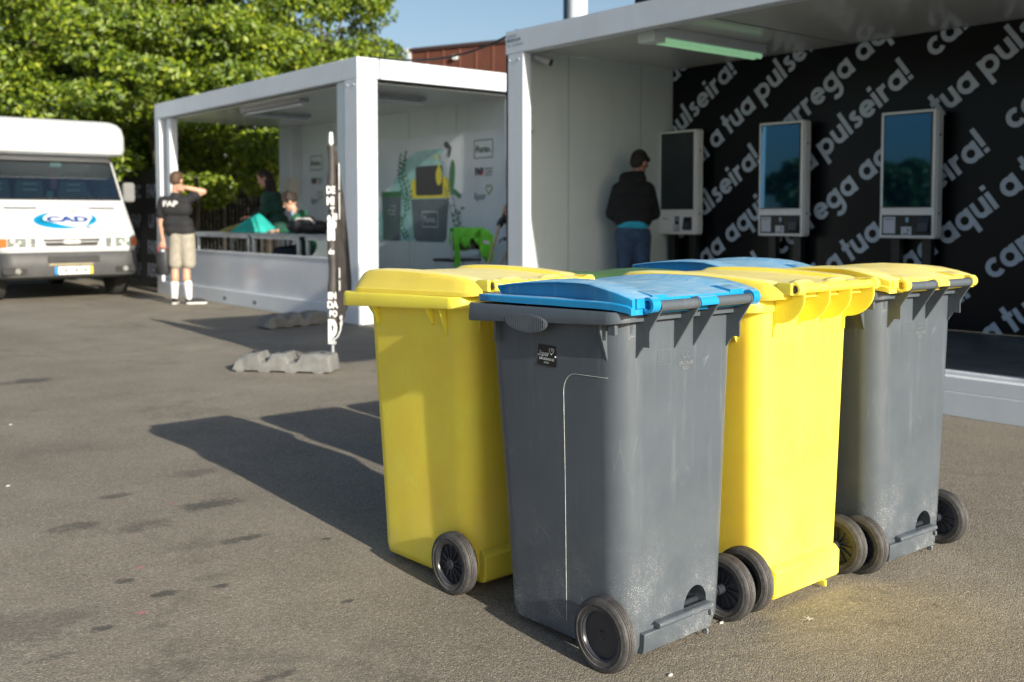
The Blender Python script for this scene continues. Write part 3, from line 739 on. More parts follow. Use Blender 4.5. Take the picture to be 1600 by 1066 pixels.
# ------------------------------------------------------------------ kiosks
KW = mat('kiosk_white', (.84, .87, .88), .32, 0, .05, 4)
SCR = mat('dark_screen', (.003, .016, .030), .03, 0, .2, 2, spec=1.0)
SCR.node_tree.nodes['Principled BSDF'].inputs['IOR'].default_value = 1.75; SCR.node_tree.nodes['Principled BSDF'].inputs['Specular Tint'].default_value = (.20, .56, 1, 1)
SCROFF = mat('matt_screen', (.028, .036, .04), .12, 0, .2, 2, spec=.5)
LBL = mat('paper_label', (.58, .62, .72), .6, 0, .04, 5)
INK = mat('dark_ink', (.03, .035, .05), .6)
def kiosk(yc, label, cat, screen, dark, turn=2.0):
    """wall kiosk, screen towards -x; yc = centre along the wall"""
    k = thing('payment_kiosk', (8.0, yc, .262), label, cat, 'self-service kiosks along the black wall')
    y0, y1 = yc - .252, yc + .252; F = 7.945
    bz = G().prism(rrect(y0, 1.018, y1, 2.085, .028, 5), lambda a, b_, t: (t, a, b_), F + .025, 8.055)
    bz.box(F, y0 + .006, 1.022, F + .0249, y1 - .006, 1.28).box(F, y0 + .006, 2.055, F + .0249, y1 - .006, 2.081).box(F, y0 + .006, 1.2801, F + .0249, y0 + .040, 2.0549).box(F, y1 - .040, 1.2801, F + .0249, y1 - .006, 2.0549)
    build('housing', bz, KW, k, world=True, bevel=.008, seg=3)
    hw_ = .207; tn = hw_ * math.tan(R(turn)); lean_ = .004
    sc_ = build('screen', G().add([(F - .003 + tn * q_ + lean_ * w2_, yc - q_ * hw_, zz) for w2_, zz in ((-1, 1.285), (1, 2.05)) for q_ in (-1, 1)] + [(F + .03, yc - q_ * hw_, zz) for zz in (1.285, 2.05) for q_ in (-1, 1)],
                                  [(0, 1, 3, 2), (4, 6, 7, 5), (0, 2, 6, 4), (1, 5, 7, 3), (0, 4, 5, 1), (2, 3, 7, 6)]), screen, k, world=True)
    f_ = G()
    for a in ((y0 + .038, 1.278, y1 - .038, 1.285), (y0 + .038, 2.05, y1 - .038, 2.057), (y0 + .038, 1.285, y0 + .045, 2.05), (y1 - .045, 1.285, y1 - .038, 2.05)):
        f_.box(F - .009, a[0], a[1], F + .01, a[2], a[3])
    build('screen_frame', f_, BLACKP, k, world=True)
    pm = BLACKP if dark else KW
    build('reader_panel', G().box(F - .004, y0 + .03, 1.045, F + .01, y1 - .03, 1.215), pm, k, world=True, bevel=.002)
    lb = build('notice', G().box(F - .0055, y1 - .155, 1.060, F - .0042, y1 - .045, 1.200), LBL if dark else KW, k, world=True)
    M = frame((F - .0062, y1 - .10, 1.182), (0, -1, 0), (0, 0, 1))
    text('notice_heading', 'Pagamento', .018, INK, k, M, bold=.0004)
    rd = build('card_reader', G().box(F - .010, yc - .035, 1.120, F + .0, yc + .018, 1.205), BLACKP, k, world=True, bevel=.002)
    build('reader_light', G().box(F - .0115, yc - .027, 1.155, F - .0105, yc - .001, 1.195), mat('reader_blue', (.25, .45, .62), .2), rd, world=True)
    st = build('contactless_sticker', G().box(F - .0085, yc - .052, 1.048, F - .0075, yc + .042, 1.118), LBL, k, world=True)
    g_ = G()
    for r_ in (.008, .014, .02):
        g_.tube([(F - .0090, yc - .01 - r_ * cos(t), 1.09 + r_ * sin(t) * .8) for t in [R(-45) + R(90) * q / 6 for q in range(7)]], .0022, 5)
    g_.box(F - .0095, yc - .03, 1.056, F - .0087, yc + .02, 1.064)
    build('contactless_symbol', g_, INK, st, world=True)
    kp = build('card_terminal', G().prism([(F - .004, 1.065), (F - .035, 1.075), (F - .012, 1.195), (F - .004, 1.2)], lambda a, b_, t: (a, t, b_), y0 + .045, y0 + .15), mat('terminal_dark', (.012, .015, .03), .35), k, world=True, bevel=.003)
    kk = G()
    for r_ in range(4):
        for c_ in range(3):
            z = 1.085 + r_ * .017; x = F - .0345 + (z - 1.075) / .12 * .023
            kk.box(x - .004, y0 + .062 + c_ * .026, z, x + .002, y0 + .078 + c_ * .026, z + .010)
    build('keypad', kk, mat('key_grey', (.12, .13, .15), .4), kp, world=True)
    s_ = G()
    for z in (1.23, 1.87): s_.cyl((8.0, y0 + .001, z), (8.0, y0 - .006, z), .008, n=10)
    split('side_lock', s_, BLACKP, k, world=True)
    for yy in (yc - .14, yc + .14):
        build('leg', G().box(8.02, yy - .04, .263, 8.09, yy + .04, 1.019), BLACKP, k, world=True, bevel=.004)
    return k
kiosk(7.052, 'white kiosk with a dull switched-off screen, beside the man in the black hoodie', 'kiosk', SCROFF, False)
kiosk(5.785, 'white kiosk with a black reader panel, midway along the black wall between the other two', 'kiosk', SCR, True, 3.8)
kiosk(4.520, 'white kiosk with a black reader panel, rightmost and largest of the three', 'kiosk', SCR, True)

# ------------------------------------------------------------------ container at the left (open corner)
c1 = thing('office_container', (X0, 9.8, 0), 'white open-sided steel container in the middle with a recycling mural inside', 'container')
T1, Y0, Y1 = 2.955, 9.80, 15.95
cb('base_beam', [(5.87, Y0, 0, 5.99, Y1, .195), (5.99, Y0, 0, 8.32, Y0 + .12, .195), (5.99, Y1 - .12, 0, 8.32, Y1, .195), (8.20, Y0 + .12, 0, 8.32, Y1 - .12, .195)], WHITE, c1)
cb('floor', [(5.99, Y0 + .12, .10, 8.2, Y1 - .12, .21)], mat('grey_floor', (.22, .23, .23), .5, 0, .2, 4), c1, 0)
pk = G()
for y in (13.35, 12.40): pk.box(5.8675, y, .055, 5.8705, y + .09, .10)
split('fork_pocket', pk, mat('pocket_shade', (.10, .13, .14), .7), c1, world=True)
cb('roof_beam', [(5.87, Y0, 2.725, 5.99, Y1, T1), (5.99, Y0, 2.735, 8.32, Y0 + .12, T1), (5.99, Y1 - .12, 2.735, 8.32, Y1, T1), (8.20, Y0 + .12, 2.735, 8.32, Y1 - .12, T1)], WHITE, c1)
cb('roof', [(5.99, Y0 + .12, 2.80, 8.2, Y1 - .12, 2.86)], PANEL, c1, 0)
cb('ceiling', [(5.992, Y0 + .122, 2.70, 8.16, Y1 - .122, 2.712)], CEIL, c1, 0)
cb('corner_post', [(5.872, Y0 + .002, .195, 6.13, Y0 + .28, 2.725)], WHITE, c1, .008)
cb('side_panel', [(5.90, Y0 + .285, .195, 5.94, Y0 + .50, 2.72)], PANEL, c1, .004)
cb('corner_post', [(5.872, Y1 - .20, .195, 6.06, Y1 - .002, 2.725)], WHITE, c1, .008)
cb('door_frame', [(5.90, Y1 - .55, .21, 6.02, Y1 - .42, 2.70)], WHITE, c1, .006)
cb('corner_post', [(8.10, Y0 + .002, .195, 8.318, Y0 + .2, 2.725)], WHITE, c1, .008)
cb('corner_post', [(7.98, Y1 - .45, .195, 8.318, Y1 - .002, 2.735)], WHITE, c1, .008)
bw = cb('back_wall', [(8.17, Y0 + .2, .21, 8.25, Y1 - .45, 2.70)], PANEL, c1, 0)
sm = G()
for y in (11.1, 12.25, 13.4, 14.5): sm.box(8.1675, y, .22, 8.170, y + .006, 2.69)
split('panel_seam', sm, mat('seam_grey', (.28, .30, .30), .6), c1, world=True)
eb = G().box(7.93, Y1 - .46, 1.55, 7.979, Y1 - .2, 1.85).box(7.99, Y1 - .475, 1.48, 8.11, Y1 - .452, 1.82)
split('switch_box', eb, mat('switch_cream', (.62, .61, .54), .4), c1, world=True, bevel=.008)
# low front barrier of pale clear sheets
lowp = G().box(5.905, 10.32, .197, 5.925, 15.35, .705)
mm, N, L, P = new_mat('pale_sheet'); co = coords(N, L)
L.new(mixc(N, L, ramp(N, L, noise(N, L, co, .8, 3), .35, .65), (.50, .57, .66), (.66, .69, .74)), P.inputs['Base Color']); P.inputs['Roughness'].default_value = .18
build('low_panel', lowp, mm, c1, world=True)
split('panel_trim', G().box(5.895, 10.3, .705, 5.935, 15.4, .725), WHITE, c1, world=True, bevel=.003)
tfit = mat('light_fitting', (.34, .36, .38), .4)
for nm, a, lab in (('tube_light', (6.12, 11.75, 6.26, 13.45), 'long grey tube light along the open front edge of the middle container ceiling'),
                   ('tube_light', (6.2, 13.55, 7.25, 13.68), 'grey tube light across the ceiling above the two people at the counter'),
                   ('tube_light', (6.5, 10.68, 7.34, 10.81), 'grey tube light above the mural end of the middle container')):
    t_ = thing(nm, ((a[0] + a[2]) / 2, (a[1] + a[3]) / 2, 2.66), lab, 'light', 'tube lights in the middle container')
    build('fitting', G().box(a[0], a[1], 2.655, a[2], a[3], 2.6995), tfit, t_, world=True, bevel=.006)
    if a[2] - a[0] > a[3] - a[1]: build('tube', G().cyl((a[0] + .03, (a[1] + a[3]) / 2, 2.635), (a[2] - .03, (a[1] + a[3]) / 2, 2.635), .017, n=12), WHITE, t_, world=True, smooth=40)
    else: build('tube', G().cyl(((a[0] + a[2]) / 2, a[1] + .03, 2.635), ((a[0] + a[2]) / 2, a[3] - .03, 2.635), .017, n=12), WHITE, t_, world=True, smooth=40)
b = G()
for yy, zz in ((9.87, 2.66), (10.02, 2.66), (9.87, .30), (10.02, .30), (15.80, 2.66), (15.88, .3)): b.cyl((5.874, yy, zz), (5.865, yy, zz), .012, .010, 10)
for xx, zz in ((5.95, 2.66), (6.07, 2.66), (5.95, .30), (6.07, .30), (6.0, 2.84)): b.cyl((xx, 9.805, zz), (xx, 9.794, zz), .012, .010, 10)
split('bolt', b, STEEL, c1, world=True, smooth=40)
b = G().tube([(5.95, 9.797, 2.87), (5.99, 9.796, 2.845), (6.03, 9.797, 2.85)], .005, 5).tube([(6.0, 9.797, 2.87), (6.005, 9.796, 2.80)], .004, 5)
split('scuff_mark', b, mat('scuff_grey', (.2, .2, .2), .7), c1, world=True)
# mural
MU = 8.166
def mu(a, b_, t): return (MU - t, a, b_)
mural = build('mural', G().box(MU, 10.02, .845, 8.1695, 15.46, 2.315), mat('mural_ground', (.66, .74, .80), .22, 0, .08, 1.5), bw, world=True)
def mflat(name, polys, m, t):
    g_ = G()
    for i, p in enumerate(polys): g_.flat(p, mu, t + .0002 * i)
    return build(name, g_, m, mural, world=True)
def ell(cy, cz, ry, rz, n=20, a=0): return [(cy + ry * cos(2 * pi * k / n) * cos(a) - rz * sin(2 * pi * k / n) * sin(a), cz + ry * cos(2 * pi * k / n) * sin(a) + rz * sin(2 * pi * k / n) * cos(a)) for k in range(n)]
TEAL = mat('mural_teal', (.32, .62, .62), .3); MG = mat('mural_grey', (.10, .14, .165), .3); MY = mat('mural_yellow', (.75, .66, .03), .3)
MB = mat('mural_black', (.012, .014, .016), .3); MGR = mat('mural_green', (.03, .18, .06), .3); MW = mat('mural_white', (.55, .62, .68), .3)
mflat('mural_shape', [[(13.3, .85)] + [(13.3 - 1.9 * k / 14, .85 + 1.28 * sin(min(1, k / 10) * pi / 2)) for k in range(15)] + [(11.35, .85)]], TEAL, .0006)
mflat('mural_shape', [[(14.0, .85), (14.0, 1.3), (13.5, 1.5), (13.3, .85)], [(14.45, .9), (14.45, 1.45), (14.10, 1.5), (14.10, .9)]], MG, .0006)
mflat('mural_bin', [[(12.21, 1.46), (12.20, 1.70), (12.10, 1.74), (11.3, 1.74), (11.26, 1.70), (11.26, 1.46)]], MY, .0014)
mflat('mural_bin', [rrect(11.42, 1.50, 12.08, 1.91, .05)], MB, .0022)
mflat('mural_bin', [[(12.20, 1.45), (11.28, 1.45), (11.34, .90), (11.42, .85), (12.05, .85), (12.13, .90)]], MG, .0014)
mflat('mural_bin', [[(12.98, 1.50), (12.46, 1.50), (12.49, .85), (12.95, .85)]], MG, .0018)
mflat('mural_bin', [[(13.0, 1.50), (12.44, 1.50), (12.46, 1.57), (12.98, 1.57)]], MGR, .0020)
rnd = random.Random(3)
lv = []
for (cy, cz, h_, n_) in ((12.38, 1.30, .85, 30), (12.33, 1.45, .6, 16), (12.40, .9, .35, 14), (12.80, .9, .5, 12), (11.02, .95, .40, 12)):
    for k in range(n_):
        t = k / n_; s_ = -1 if k % 2 else 1
        lv.append(ell(cy + s_ * (.035 + .03 * rnd.random()) + .08 * sin(t * 5 + cy * 9), cz + h_ * t, .034, .018, 8, s_ * .6 + rnd.uniform(-.3, .3)))
mflat('mural_leaves', lv, MGR, .0030)
# mural figure reaching into the bin from a ladder (a simple drawn shape)
mflat('mural_figure', [[(11.36, 1.95), (11.20, 2.0), (11.16, 1.75), (11.30, 1.70)], ell(11.38, 2.0, .10, .055, 14, .5)], MW, .0040)
mflat('mural_figure', [ell(11.20, 1.75, .065, .22, 16, .08), [(11.20, 1.60), (11.10, 1.56), (10.99, 1.49), (11.03, 1.44), (11.15, 1.50), (11.24, 1.50)]], MGR, .0046)
mflat('mural_figure', [ell(11.32, 2.17, .07, .045, 14, .4), ell(11.26, 2.08, .035, .09, 12, .3)], mat('mural_hair', (.05, .075, .075), .4), .0046)
mflat('mural_sack', [ell(11.51, 1.76, .075, .13, 16), [(11.55, 1.86), (11.47, 1.86), (11.50, 1.95)], [(11.62, 2.00), (11.52, 2.00), (11.57, 2.07)]], MY, .0040)
ld = G()
def bar(g_, p, q, w_, t):
    d = Vector((q[0] - p[0], q[1] - p[1])).normalized(); n_ = (-d.y * w_, d.x * w_)
    g_.flat([(p[0] + n_[0], p[1] + n_[1]), (q[0] + n_[0], q[1] + n_[1]), (q[0] - n_[0], q[1] - n_[1]), (p[0] - n_[0], p[1] - n_[1])], mu, t)
bar(ld, (11.37, 1.62), (11.08, .88), .006, .005); bar(ld, (11.25, 1.62), (10.96, .88), .006, .005)
for k in range(7): z = 1.55 - k * .1; yy = 11.37 - (1.62 - z) * .39; bar(ld, (yy, z), (yy - .12, z), .005, .0054)
build('mural_ladder', ld, MG, mural, world=True)
def fr(g_, y0, y1, z0, z1, w_, t):
    bar(g_, (y0, z0), (y1, z0), w_, t); bar(g_, (y0, z1), (y1, z1), w_, t); bar(g_, (y0, z0), (y0, z1), w_, t + .0002); bar(g_, (y1, z0), (y1, z1), w_, t + .0002)
DGR = mat('logo_green', (.02, .13, .05), .4); RED = mat('logo_red', (.5, .05, .03), .4)
LG = mat('logo_lime', (.30, .45, .08), .4)
def heart_pts(s_, cy, cz): return [(cy - s_ * 16 * sin(t) ** 3, cz + s_ * (13 * cos(t) - 5 * cos(2 * t) - 2 * cos(3 * t) - cos(4 * t))) for t in [2 * pi * k / 24 for k in range(24)]]
for yc in (10.51, 14.98):
    f_ = G(); fr(f_, yc + .195, yc - .195, 1.965, 2.195, .006, .004); split('logo_frame', f_, DGR, mural, world=True)
    M = lambda y, z: frame((MU - .0055, y, z), (0, -1, 0), (0, 0, 1))
    text('logo_lettering', 'Porto.', .125, DGR, mural, M(yc, 2.075), bold=.003)
    text('logo_lettering', 'FAP', .125, INK, mural, M(yc + .09, 1.785), bold=.007, sx=.85)
    f_ = G(); f_.flat([(yc + .10, 1.74), (yc + .02, 1.74), (yc - .01, 1.77), (yc + .05, 1.79)], mu, .006); build('logo_mark', f_, RED, mural, world=True)
    for k, s_ in enumerate(('FEDERAÇÃO', 'ACADÉMICA', 'DO PORTO')):
        text('logo_lettering', s_, .030, INK, mural, M(yc - .03, 1.82 - k * .04), align='LEFT', bold=.0006)
    text('logo_lettering', 'lipor', .135, mat('logo_slate', (.10, .20, .22), .4), mural, M(yc + .07, 1.465), bold=.001)
    f_ = G().tube([mu(a, b_, .005) for a, b_ in heart_pts(.0042, yc - .12, 1.56)], .006, 5, closed=True); build('logo_heart', f_, LG, mural, world=True)
f_ = G(); fr(f_, 11.92, 11.54, 1.06, 1.27, .006, .004); fr(f_, 12.80, 12.62, 1.24, 1.36, .004, .004); split('logo_frame', f_, MW, mural, world=True)
text('logo_lettering', 'Porto.', .115, MW, mural, M(11.73, 1.16), bold=.003); text('logo_lettering', 'Porto.', .055, MW, mural, M(12.71, 1.295), bold=.001)

# counter inside, made of two grey tables
def table(y0, y1, x0, x1, label):
    t_ = thing('folding_table', ((x0 + x1) / 2, (y0 + y1) / 2, .21), label, 'table', 'grey tables behind the low panel')
    build('tabletop', G().box(x0, y0, .945, x1, y1, .975), mat('table_grey', (.36, .40, .43), .4), t_, world=True, bevel=.006)
    split('apron', G().box(x0 + .02, y0 + .02, .905, x0 + .04, y1 - .02, .944).box(x1 - .04, y0 + .02, .905, x1 - .02, y1 - .02, .944), STEEL, t_, world=True)
    for xx in (x0 + .03, x1 - .07):
        for yy in (y0 + .03, y1 - .09): build('leg', G().box(xx, yy, .211, xx + .035, yy + .06, .904), STEEL, t_, world=True, bevel=.003)
table(11.75, 13.18, 6.08, 6.72, 'grey table the seated boy leans on')
table(13.22, 15.1, 6.08, 6.72, 'grey table carrying the teal cloth, beside the man in shorts')
table(10.75, 11.70, 6.12, 6.70, 'grey table near the front post, with a dark laptop folder on it')
fo = thing('folder', (6.3, 11.1, .975), 'dark folder lying open on the grey table near the front post', 'folder')
build('cover', G().add([(6.12, 10.95, .98), (6.12, 11.55, .98), (6.5, 11.5, .985), (6.5, 10.95, .985), (6.15, 11.25, 1.03), (6.5, 11.22, 1.035)], [(0, 4, 5, 3), (4, 1, 2, 5)]), BLACKP, fo, world=True)
build('pages', G().box(6.18, 11.0, .976, 6.46, 11.45, .984), LBL, fo, world=True)

# chair with the high-visibility jacket
ch = thing('chair', (7.42, 9.98, .21), 'grey framed chair under the bright green jacket in front of the mural', 'chair')
for xx, yy in ((7.2, 9.8 + .16), (7.62, 9.96), (7.2, 10.3), (7.62, 10.3)): build('leg', G().cyl((xx, yy, .211), (xx, yy, .66 if yy > 10 else 1.02), .014, n=10), STEEL, ch, world=True, smooth=40)
build('seat', G().box(7.18, 9.94, .655, 7.64, 10.34, .69), BLACKP, ch, world=True, bevel=.01)
build('backrest', G().box(7.2, 9.945, .80, 7.62, 9.965, 1.0), BLACKP, ch, world=True, bevel=.008)
build('crossbar', G().cyl((7.2, 9.95, .72), (7.62, 9.95, .72), .012, n=8), STEEL, ch, world=True)
jk = thing('safety_jacket', (7.42, 9.93, .8), 'bright green high-visibility jacket hung over the chair back', 'jacket')
HV = mat('hi_vis_green', (.16, .62, .04), .7, 0, .2, 8, .4)
def drape(x0, x1, zt, zb, y, amp, n=26, mrows=8, dz=0.0, ph_=0):
    secs = []
    for j in range(mrows):
        t = j / (mrows - 1); row = []
        for i in range(n):
            s_ = i / (n - 1); x = x0 + (x1 - x0) * s_ + .03 * (t) * sin(s_ * 9)
            row.append((x, y + amp * t * sin(s_ * 17 + ph_ + t * 2), zt - (zt - (zb + dz * sin(s_ * 5))) * t))
        secs.append(row)
    return secs
def panel(x0, x1, zt, zb, y, ph_, amp=.018, n=14, m_=10):
    return [[(x0 + (x1 - x0) * i / (n - 1) + .02 * (j / m_) * sin(j * .8 + ph_), y + amp * (.3 + j / m_) * sin(i * 1.15 + ph_ + j * .35), zt - (zt - zb - .02 * sin(i * .9)) * j / (m_ - 1)) for i in range(n)] for j in range(m_)]
jg = G()
for a in (panel(7.20, 7.68, 1.055, .94, 9.925, 0), panel(7.30, 7.43, .95, .84, 9.915, 1.3), panel(7.50, 7.60, .95, .88, 9.915, 2.0), panel(7.185, 7.27, 1.045, .60, 9.90, 2.2), panel(7.58, 7.72, 1.04, .70, 9.895, .6), panel(7.68, 7.80, .99, .64, 9.91, 3.1), panel(7.20, 7.68, 1.055, .80, 10.01, 1)):
    jg.loft(a, closed=False, cap=False)
top_ = panel(7.20, 7.68, 1.055, .94, 9.925, 0)[0]; bk_ = panel(7.20, 7.68, 1.055, .80, 10.01, 1)[0]
jg.loft([top_, [(x, 9.965, 1.072) for x, y, z in top_], bk_], closed=False, cap=False)
j_ = build('jacket_cloth', jg, HV, jk, world=True, smooth=60)
mo = j_.modifiers.new('s', 'SOLIDIFY'); mo.thickness = .006
build('reflective_band', G().loft([[(7.60, 9.872, .92), (7.70, 9.872, .90)], [(7.605, 9.870, .88), (7.705, 9.870, .86)]], closed=False, cap=False), mat('reflective_grey', (.45, .47, .5), .3), jk, world=True, smooth=50)
# brooms
WOOD = mat('broom_wood', (.50, .36, .22), .55, 0, .2, 20)
def broom(p0, p1, label):
    b_ = thing('broom', p0, label, 'broom')
    build('handle', G().cyl(p0, p1, .016, n=12), WOOD, b_, world=True, smooth=40)
    d = (Vector(p0) - Vector(p1)).normalized(); q = Vector(p0) + d * .05
    build('head', G().box(q.x - .16, q.y - .03, q.z - .02, q.x + .16, q.y + .03, q.z + .04), BLACKP, b_, world=True, bevel=.006)
    build('bristles', G().box(q.x - .15, q.y - .025, q.z - .10, q.x + .15, q.y + .025, q.z - .0205), mat('bristle', (.05, .05, .045), .9, 0, .5, 200, .5), b_, world=True)

# ------------------------------------------------------------------ people
SKIN = mat('skin', (.52, .30, .21), .5, 0, .08, 14, .05)
def V3(o, r, f, z): return Vector(o) + RT * r + FW * f + Vector((0, 0, z))
def capsule(g_, a, b_, ra, rb_, n=14):
    """tapered limb section with round ends"""
    a = Vector(a); b_ = Vector(b_); d = b_ - a; ln = d.length
    if ln < 1e-5: return
    d.normalize(); u = d.orthogonal().normalized(); w_ = d.cross(u); secs = []
    prof = [(-ra * cos(t), ra * sin(t)) for t in [.5 * pi * k / 4 for k in range(5)]] + [(ln + rb_ * sin(t), rb_ * cos(t)) for t in [.5 * pi * k / 4 for k in range(5)]]
    for s_, r_ in prof:
        r_ = max(r_, .0004); secs.append([tuple(a + d * s_ + (u * cos(2 * pi * k / n) + w_ * sin(2 * pi * k / n)) * r_) for k in range(n)])
    g_.loft(secs)
def blob(g_, c, r, ax=None):
    o = len(g_.v); g_.sph((0, 0, 0), r, 18, 12)
    M = ax or Matrix.Identity(3)
    for i in range(o, len(g_.v)): g_.v[i] = tuple(Vector(c) + M @ Vector(g_.v[i]))
def skinned(name, g_, m, parent, vox=.009, smooth_n=4):
    o = wpos(parent)
    me = bpy.data.meshes.new(name); me.from_pydata([(a - o.x, b_ - o.y, c - o.z) for a, b_, c in g_.v], [], g_.f)
    bm = bmesh.new(); bm.from_mesh(me); bmesh.ops.recalc_face_normals(bm, faces=bm.faces); bm.to_mesh(me); bm.free()
    ob = bpy.data.objects.new(name, me); COL.objects.link(ob)
    md = ob.modifiers.new('r', 'REMESH'); md.mode = 'VOXEL'; md.voxel_size = vox
    ms = ob.modifiers.new('s', 'SMOOTH'); ms.factor = .5; ms.iterations = smooth_n
    new = evaluated(ob); ob.modifiers.clear(); ob.data = new; new.name = name
    new.materials.clear(); new.materials.append(m)
    new.polygons.foreach_set('use_smooth', [True] * len(new.polygons))
    ob.parent = parent
    return ob
def facing(o_dir):
    """basis for a head or trunk: columns = left-right axis, facing axis, up"""
    f = Vector(o_dir).normalized(); r_ = f.cross(Vector((0, 0, 1))).normalized(); u = r_.cross(f)
    return Matrix(((r_.x, f.x, u.x), (r_.y, f.y, u.y), (r_.z, f.z, u.z)))
def head(g_, c, look):
    B_ = facing(look)
    blob(g_, Vector(c) + B_ @ Vector((0, -.01, .02)), (.076, .094, .098), B_)
    blob(g_, Vector(c) + B_ @ Vector((0, .028, -.045)), (.056, .062, .068), B_)
    capsule(g_, Vector(c) + B_ @ Vector((0, .088, .008)), Vector(c) + B_ @ Vector((0, .108, -.024)), .008, .013)
    blob(g_, Vector(c) + B_ @ Vector((0, .085, -.063)), (.026, .012, .008), B_)
    blob(g_, Vector(c) + B_ @ Vector((0, .072, -.098)), (.026, .022, .018), B_)
    for s_ in (-1, 1):
        blob(g_, Vector(c) + B_ @ Vector((s_ * .079, -.008, -.01)), (.010, .020, .032), B_)
        blob(g_, Vector(c) + B_ @ Vector((s_ * .03, .08, .022)), (.022, .012, .008), B_)
    return B_
def hand(g_, wrist, direc, palm_n, s_=1, curl=.5, thumb=1):
    """palm and five separate fingers; direc = wrist to knuckles, palm_n = out of the palm"""
    d = Vector(direc).normalized(); pn = Vector(palm_n); pn = (pn - d * pn.dot(d)).normalized(); a = d.cross(pn) * thumb
    w_ = Vector(wrist)
    for k in (-1, -.33, .33, 1): capsule(g_, w_ + a * .012 * k, w_ + d * .082 + a * .030 * k, .017, .0135, 10)
    for k, ln in ((-1, .060), (-.34, .076), (.34, .082), (1, .074)):
        p = w_ + d * .086 + a * .0315 * k; dd = d.copy()
        for j, fr_ in enumerate((.42, .32, .26)):
            dd = (dd * cos(curl * (.5 + j * .4)) + pn * sin(curl * (.5 + j * .4))).normalized()
            q = p + dd * ln * fr_; capsule(g_, p, q, .0092 - j * .0008, .0086 - j * .0008, 8); p = q
    p = w_ + d * .028 + a * .024; dd = (d * .55 + a * .75 + pn * .3).normalized()
    for ln, r_ in ((.040, .0125), (.030, .0105), (.024, .009)):
        q = p + dd * ln; capsule(g_, p, q, r_, r_ - .001, 8); p = q; dd = (dd + d * .35 + pn * .2).normalized()
def eyes(parent, c, B_, m=None):
    for s_ in (-1, 1):
        g_ = G(); blob(g_, Vector(c) + B_ @ Vector((s_ * .031, .083, .012)), (.012, .008, .006), B_)
        build('eye', g_, m or mat('eye_dark', (.03, .025, .02), .2), parent, world=True, smooth=60)
def shoe(parent, heel, d, m, sole, L_=.27):
    d = Vector(d).normalized(); a = d.cross(Vector((0, 0, 1))); h = Vector(heel)
    def outline(sc_, z): return [tuple(h + d * (L_ * (t_ - .12)) + a * (w_ * sc_) + Vector((0, 0, z))) for t_, w_ in ((0, -.025), (.08, -.034), (.4, -.036), (.7, -.048), (.92, -.035), (1, -.01), (1, .012), (.92, .036), (.7, .046), (.4, .034), (.08, .034), (0, .025))]
    so_ = build('sole', G().loft([outline(1.04, .002), outline(1.04, .024)]), sole, parent, world=True)
    g_ = G(); blob(g_, h + d * .10 + Vector((0, 0, .045)), (.04, .11, .035), facing(d)); blob(g_, h + d * .0 + Vector((0, 0, .06)), (.038, .055, .05), facing(d)); g_.loft([outline(.95, .022), outline(.85, .05)])
    return skinned('shoe', g_, m, parent, .008, 3)

# --- man in black t-shirt and beige shorts, leaning, seen from behind
o1 = Vector((5.33, 13.72, 0))
p1 = thing('person', tuple(o1), 'man in black t-shirt, beige shorts and white socks, one hand on his neck', 'person')
def J(*a): return V3(o1, *a)
look = FW * .9 + RT * .25 + Vector((0, 0, -.05)); lk = look.normalized()
body = G()
hc = J(-.045, .02, 1.70); B_ = head(body, hc, look)
capsule(body, J(-.05, 0, 1.61), J(-.055, .0, 1.48), .056, .062)
capsule(body, J(-.06, 0, 1.38), J(-.02, 0, 1.02), .065, .065)
for s_, sh, el, wr in ((-1, (-.235, .0, 1.42), (-.275, .02, 1.13), (-.255, .03, .89)), (1, (.115, .0, 1.44), (.315, .02, 1.545), (.10, -.07, 1.60))):
    capsule(body, J(*sh), J(*el), .050, .042); capsule(body, J(*el), J(*wr), .043, .028)
hand(body, J(-.255, .03, .88), (0, 0, -1), tuple(FW), curl=.9, thumb=-1)
hand(body, J(.10, -.07, 1.60), tuple(-RT + Vector((0, 0, -.1))), tuple(FW), curl=.35, thumb=1)
for hp, kn, an in (((-.075, 0, .93), (-.085, -.0, .52), (-.10, .0, .09)), ((.075, 0, .93), (.07, .01, .52), (.10, .0, .09))):
    capsule(body, J(*hp), J(*kn), .085, .056); capsule(body, J(kn[0], kn[1] + .0, kn[2] - .02), J(kn[0], kn[1] - .012, kn[2] - .16), .052, .056); capsule(body, J(kn[0], kn[1] - .01, kn[2] - .15), J(*an), .052, .034)
skinned('body', body, SKIN, p1)
h = G(); blob(h, hc + B_ @ Vector((0, -.022, .032)), (.083, .094, .10), B_); blob(h, hc + B_ @ Vector((0, -.045, -.005)), (.074, .07, .07), B_); blob(h, hc + B_ @ Vector((0, .05, .085)), (.06, .05, .035), B_)
skinned('hair', h, mat('brown_hair', (.075, .042, .024), .7, 0, .3, 60, .8), p1, .010, 2)
eyes(p1, hc, B_)
BLK = mat('black_cotton', (.013, .014, .017), .85, 0, .2, 14, .4); 
t = G()
for a in ((-.17, .10), (-.06, .115), (.05, .10)): pass
capsule(t, J(-.19, .0, 1.40), J(.075, .0, 1.41), .085, .085); capsule(t, J(-.15, 0, 1.30), J(.05, 0, 1.30), .11, .11); capsule(t, J(-.12, 0, 1.12), J(.06, 0, 1.10), .115, .115); capsule(t, J(-.10, 0, 1.02), J(.08, 0, 1.0), .118, .118)
capsule(t, J(-.235, .0, 1.42), J(-.262, .01, 1.24), .068, .075); capsule(t, J(.10, .0, 1.43), J(.215, .01, 1.50), .070, .072); capsule(t, J(-.06, 0, 1.48), J(-.055, 0, 1.50), .078, .07)
tee = skinned('t_shirt', t, BLK, p1, .010, 5)
text('t_shirt_lettering', 'FAP', .10, mat('shirt_print', (.6, .62, .64), .7), tee, frame(J(-.10, -.122, 1.375), tuple(RT + FW * -.12), (0, 0, 1)), bold=.004, sx=1.3)
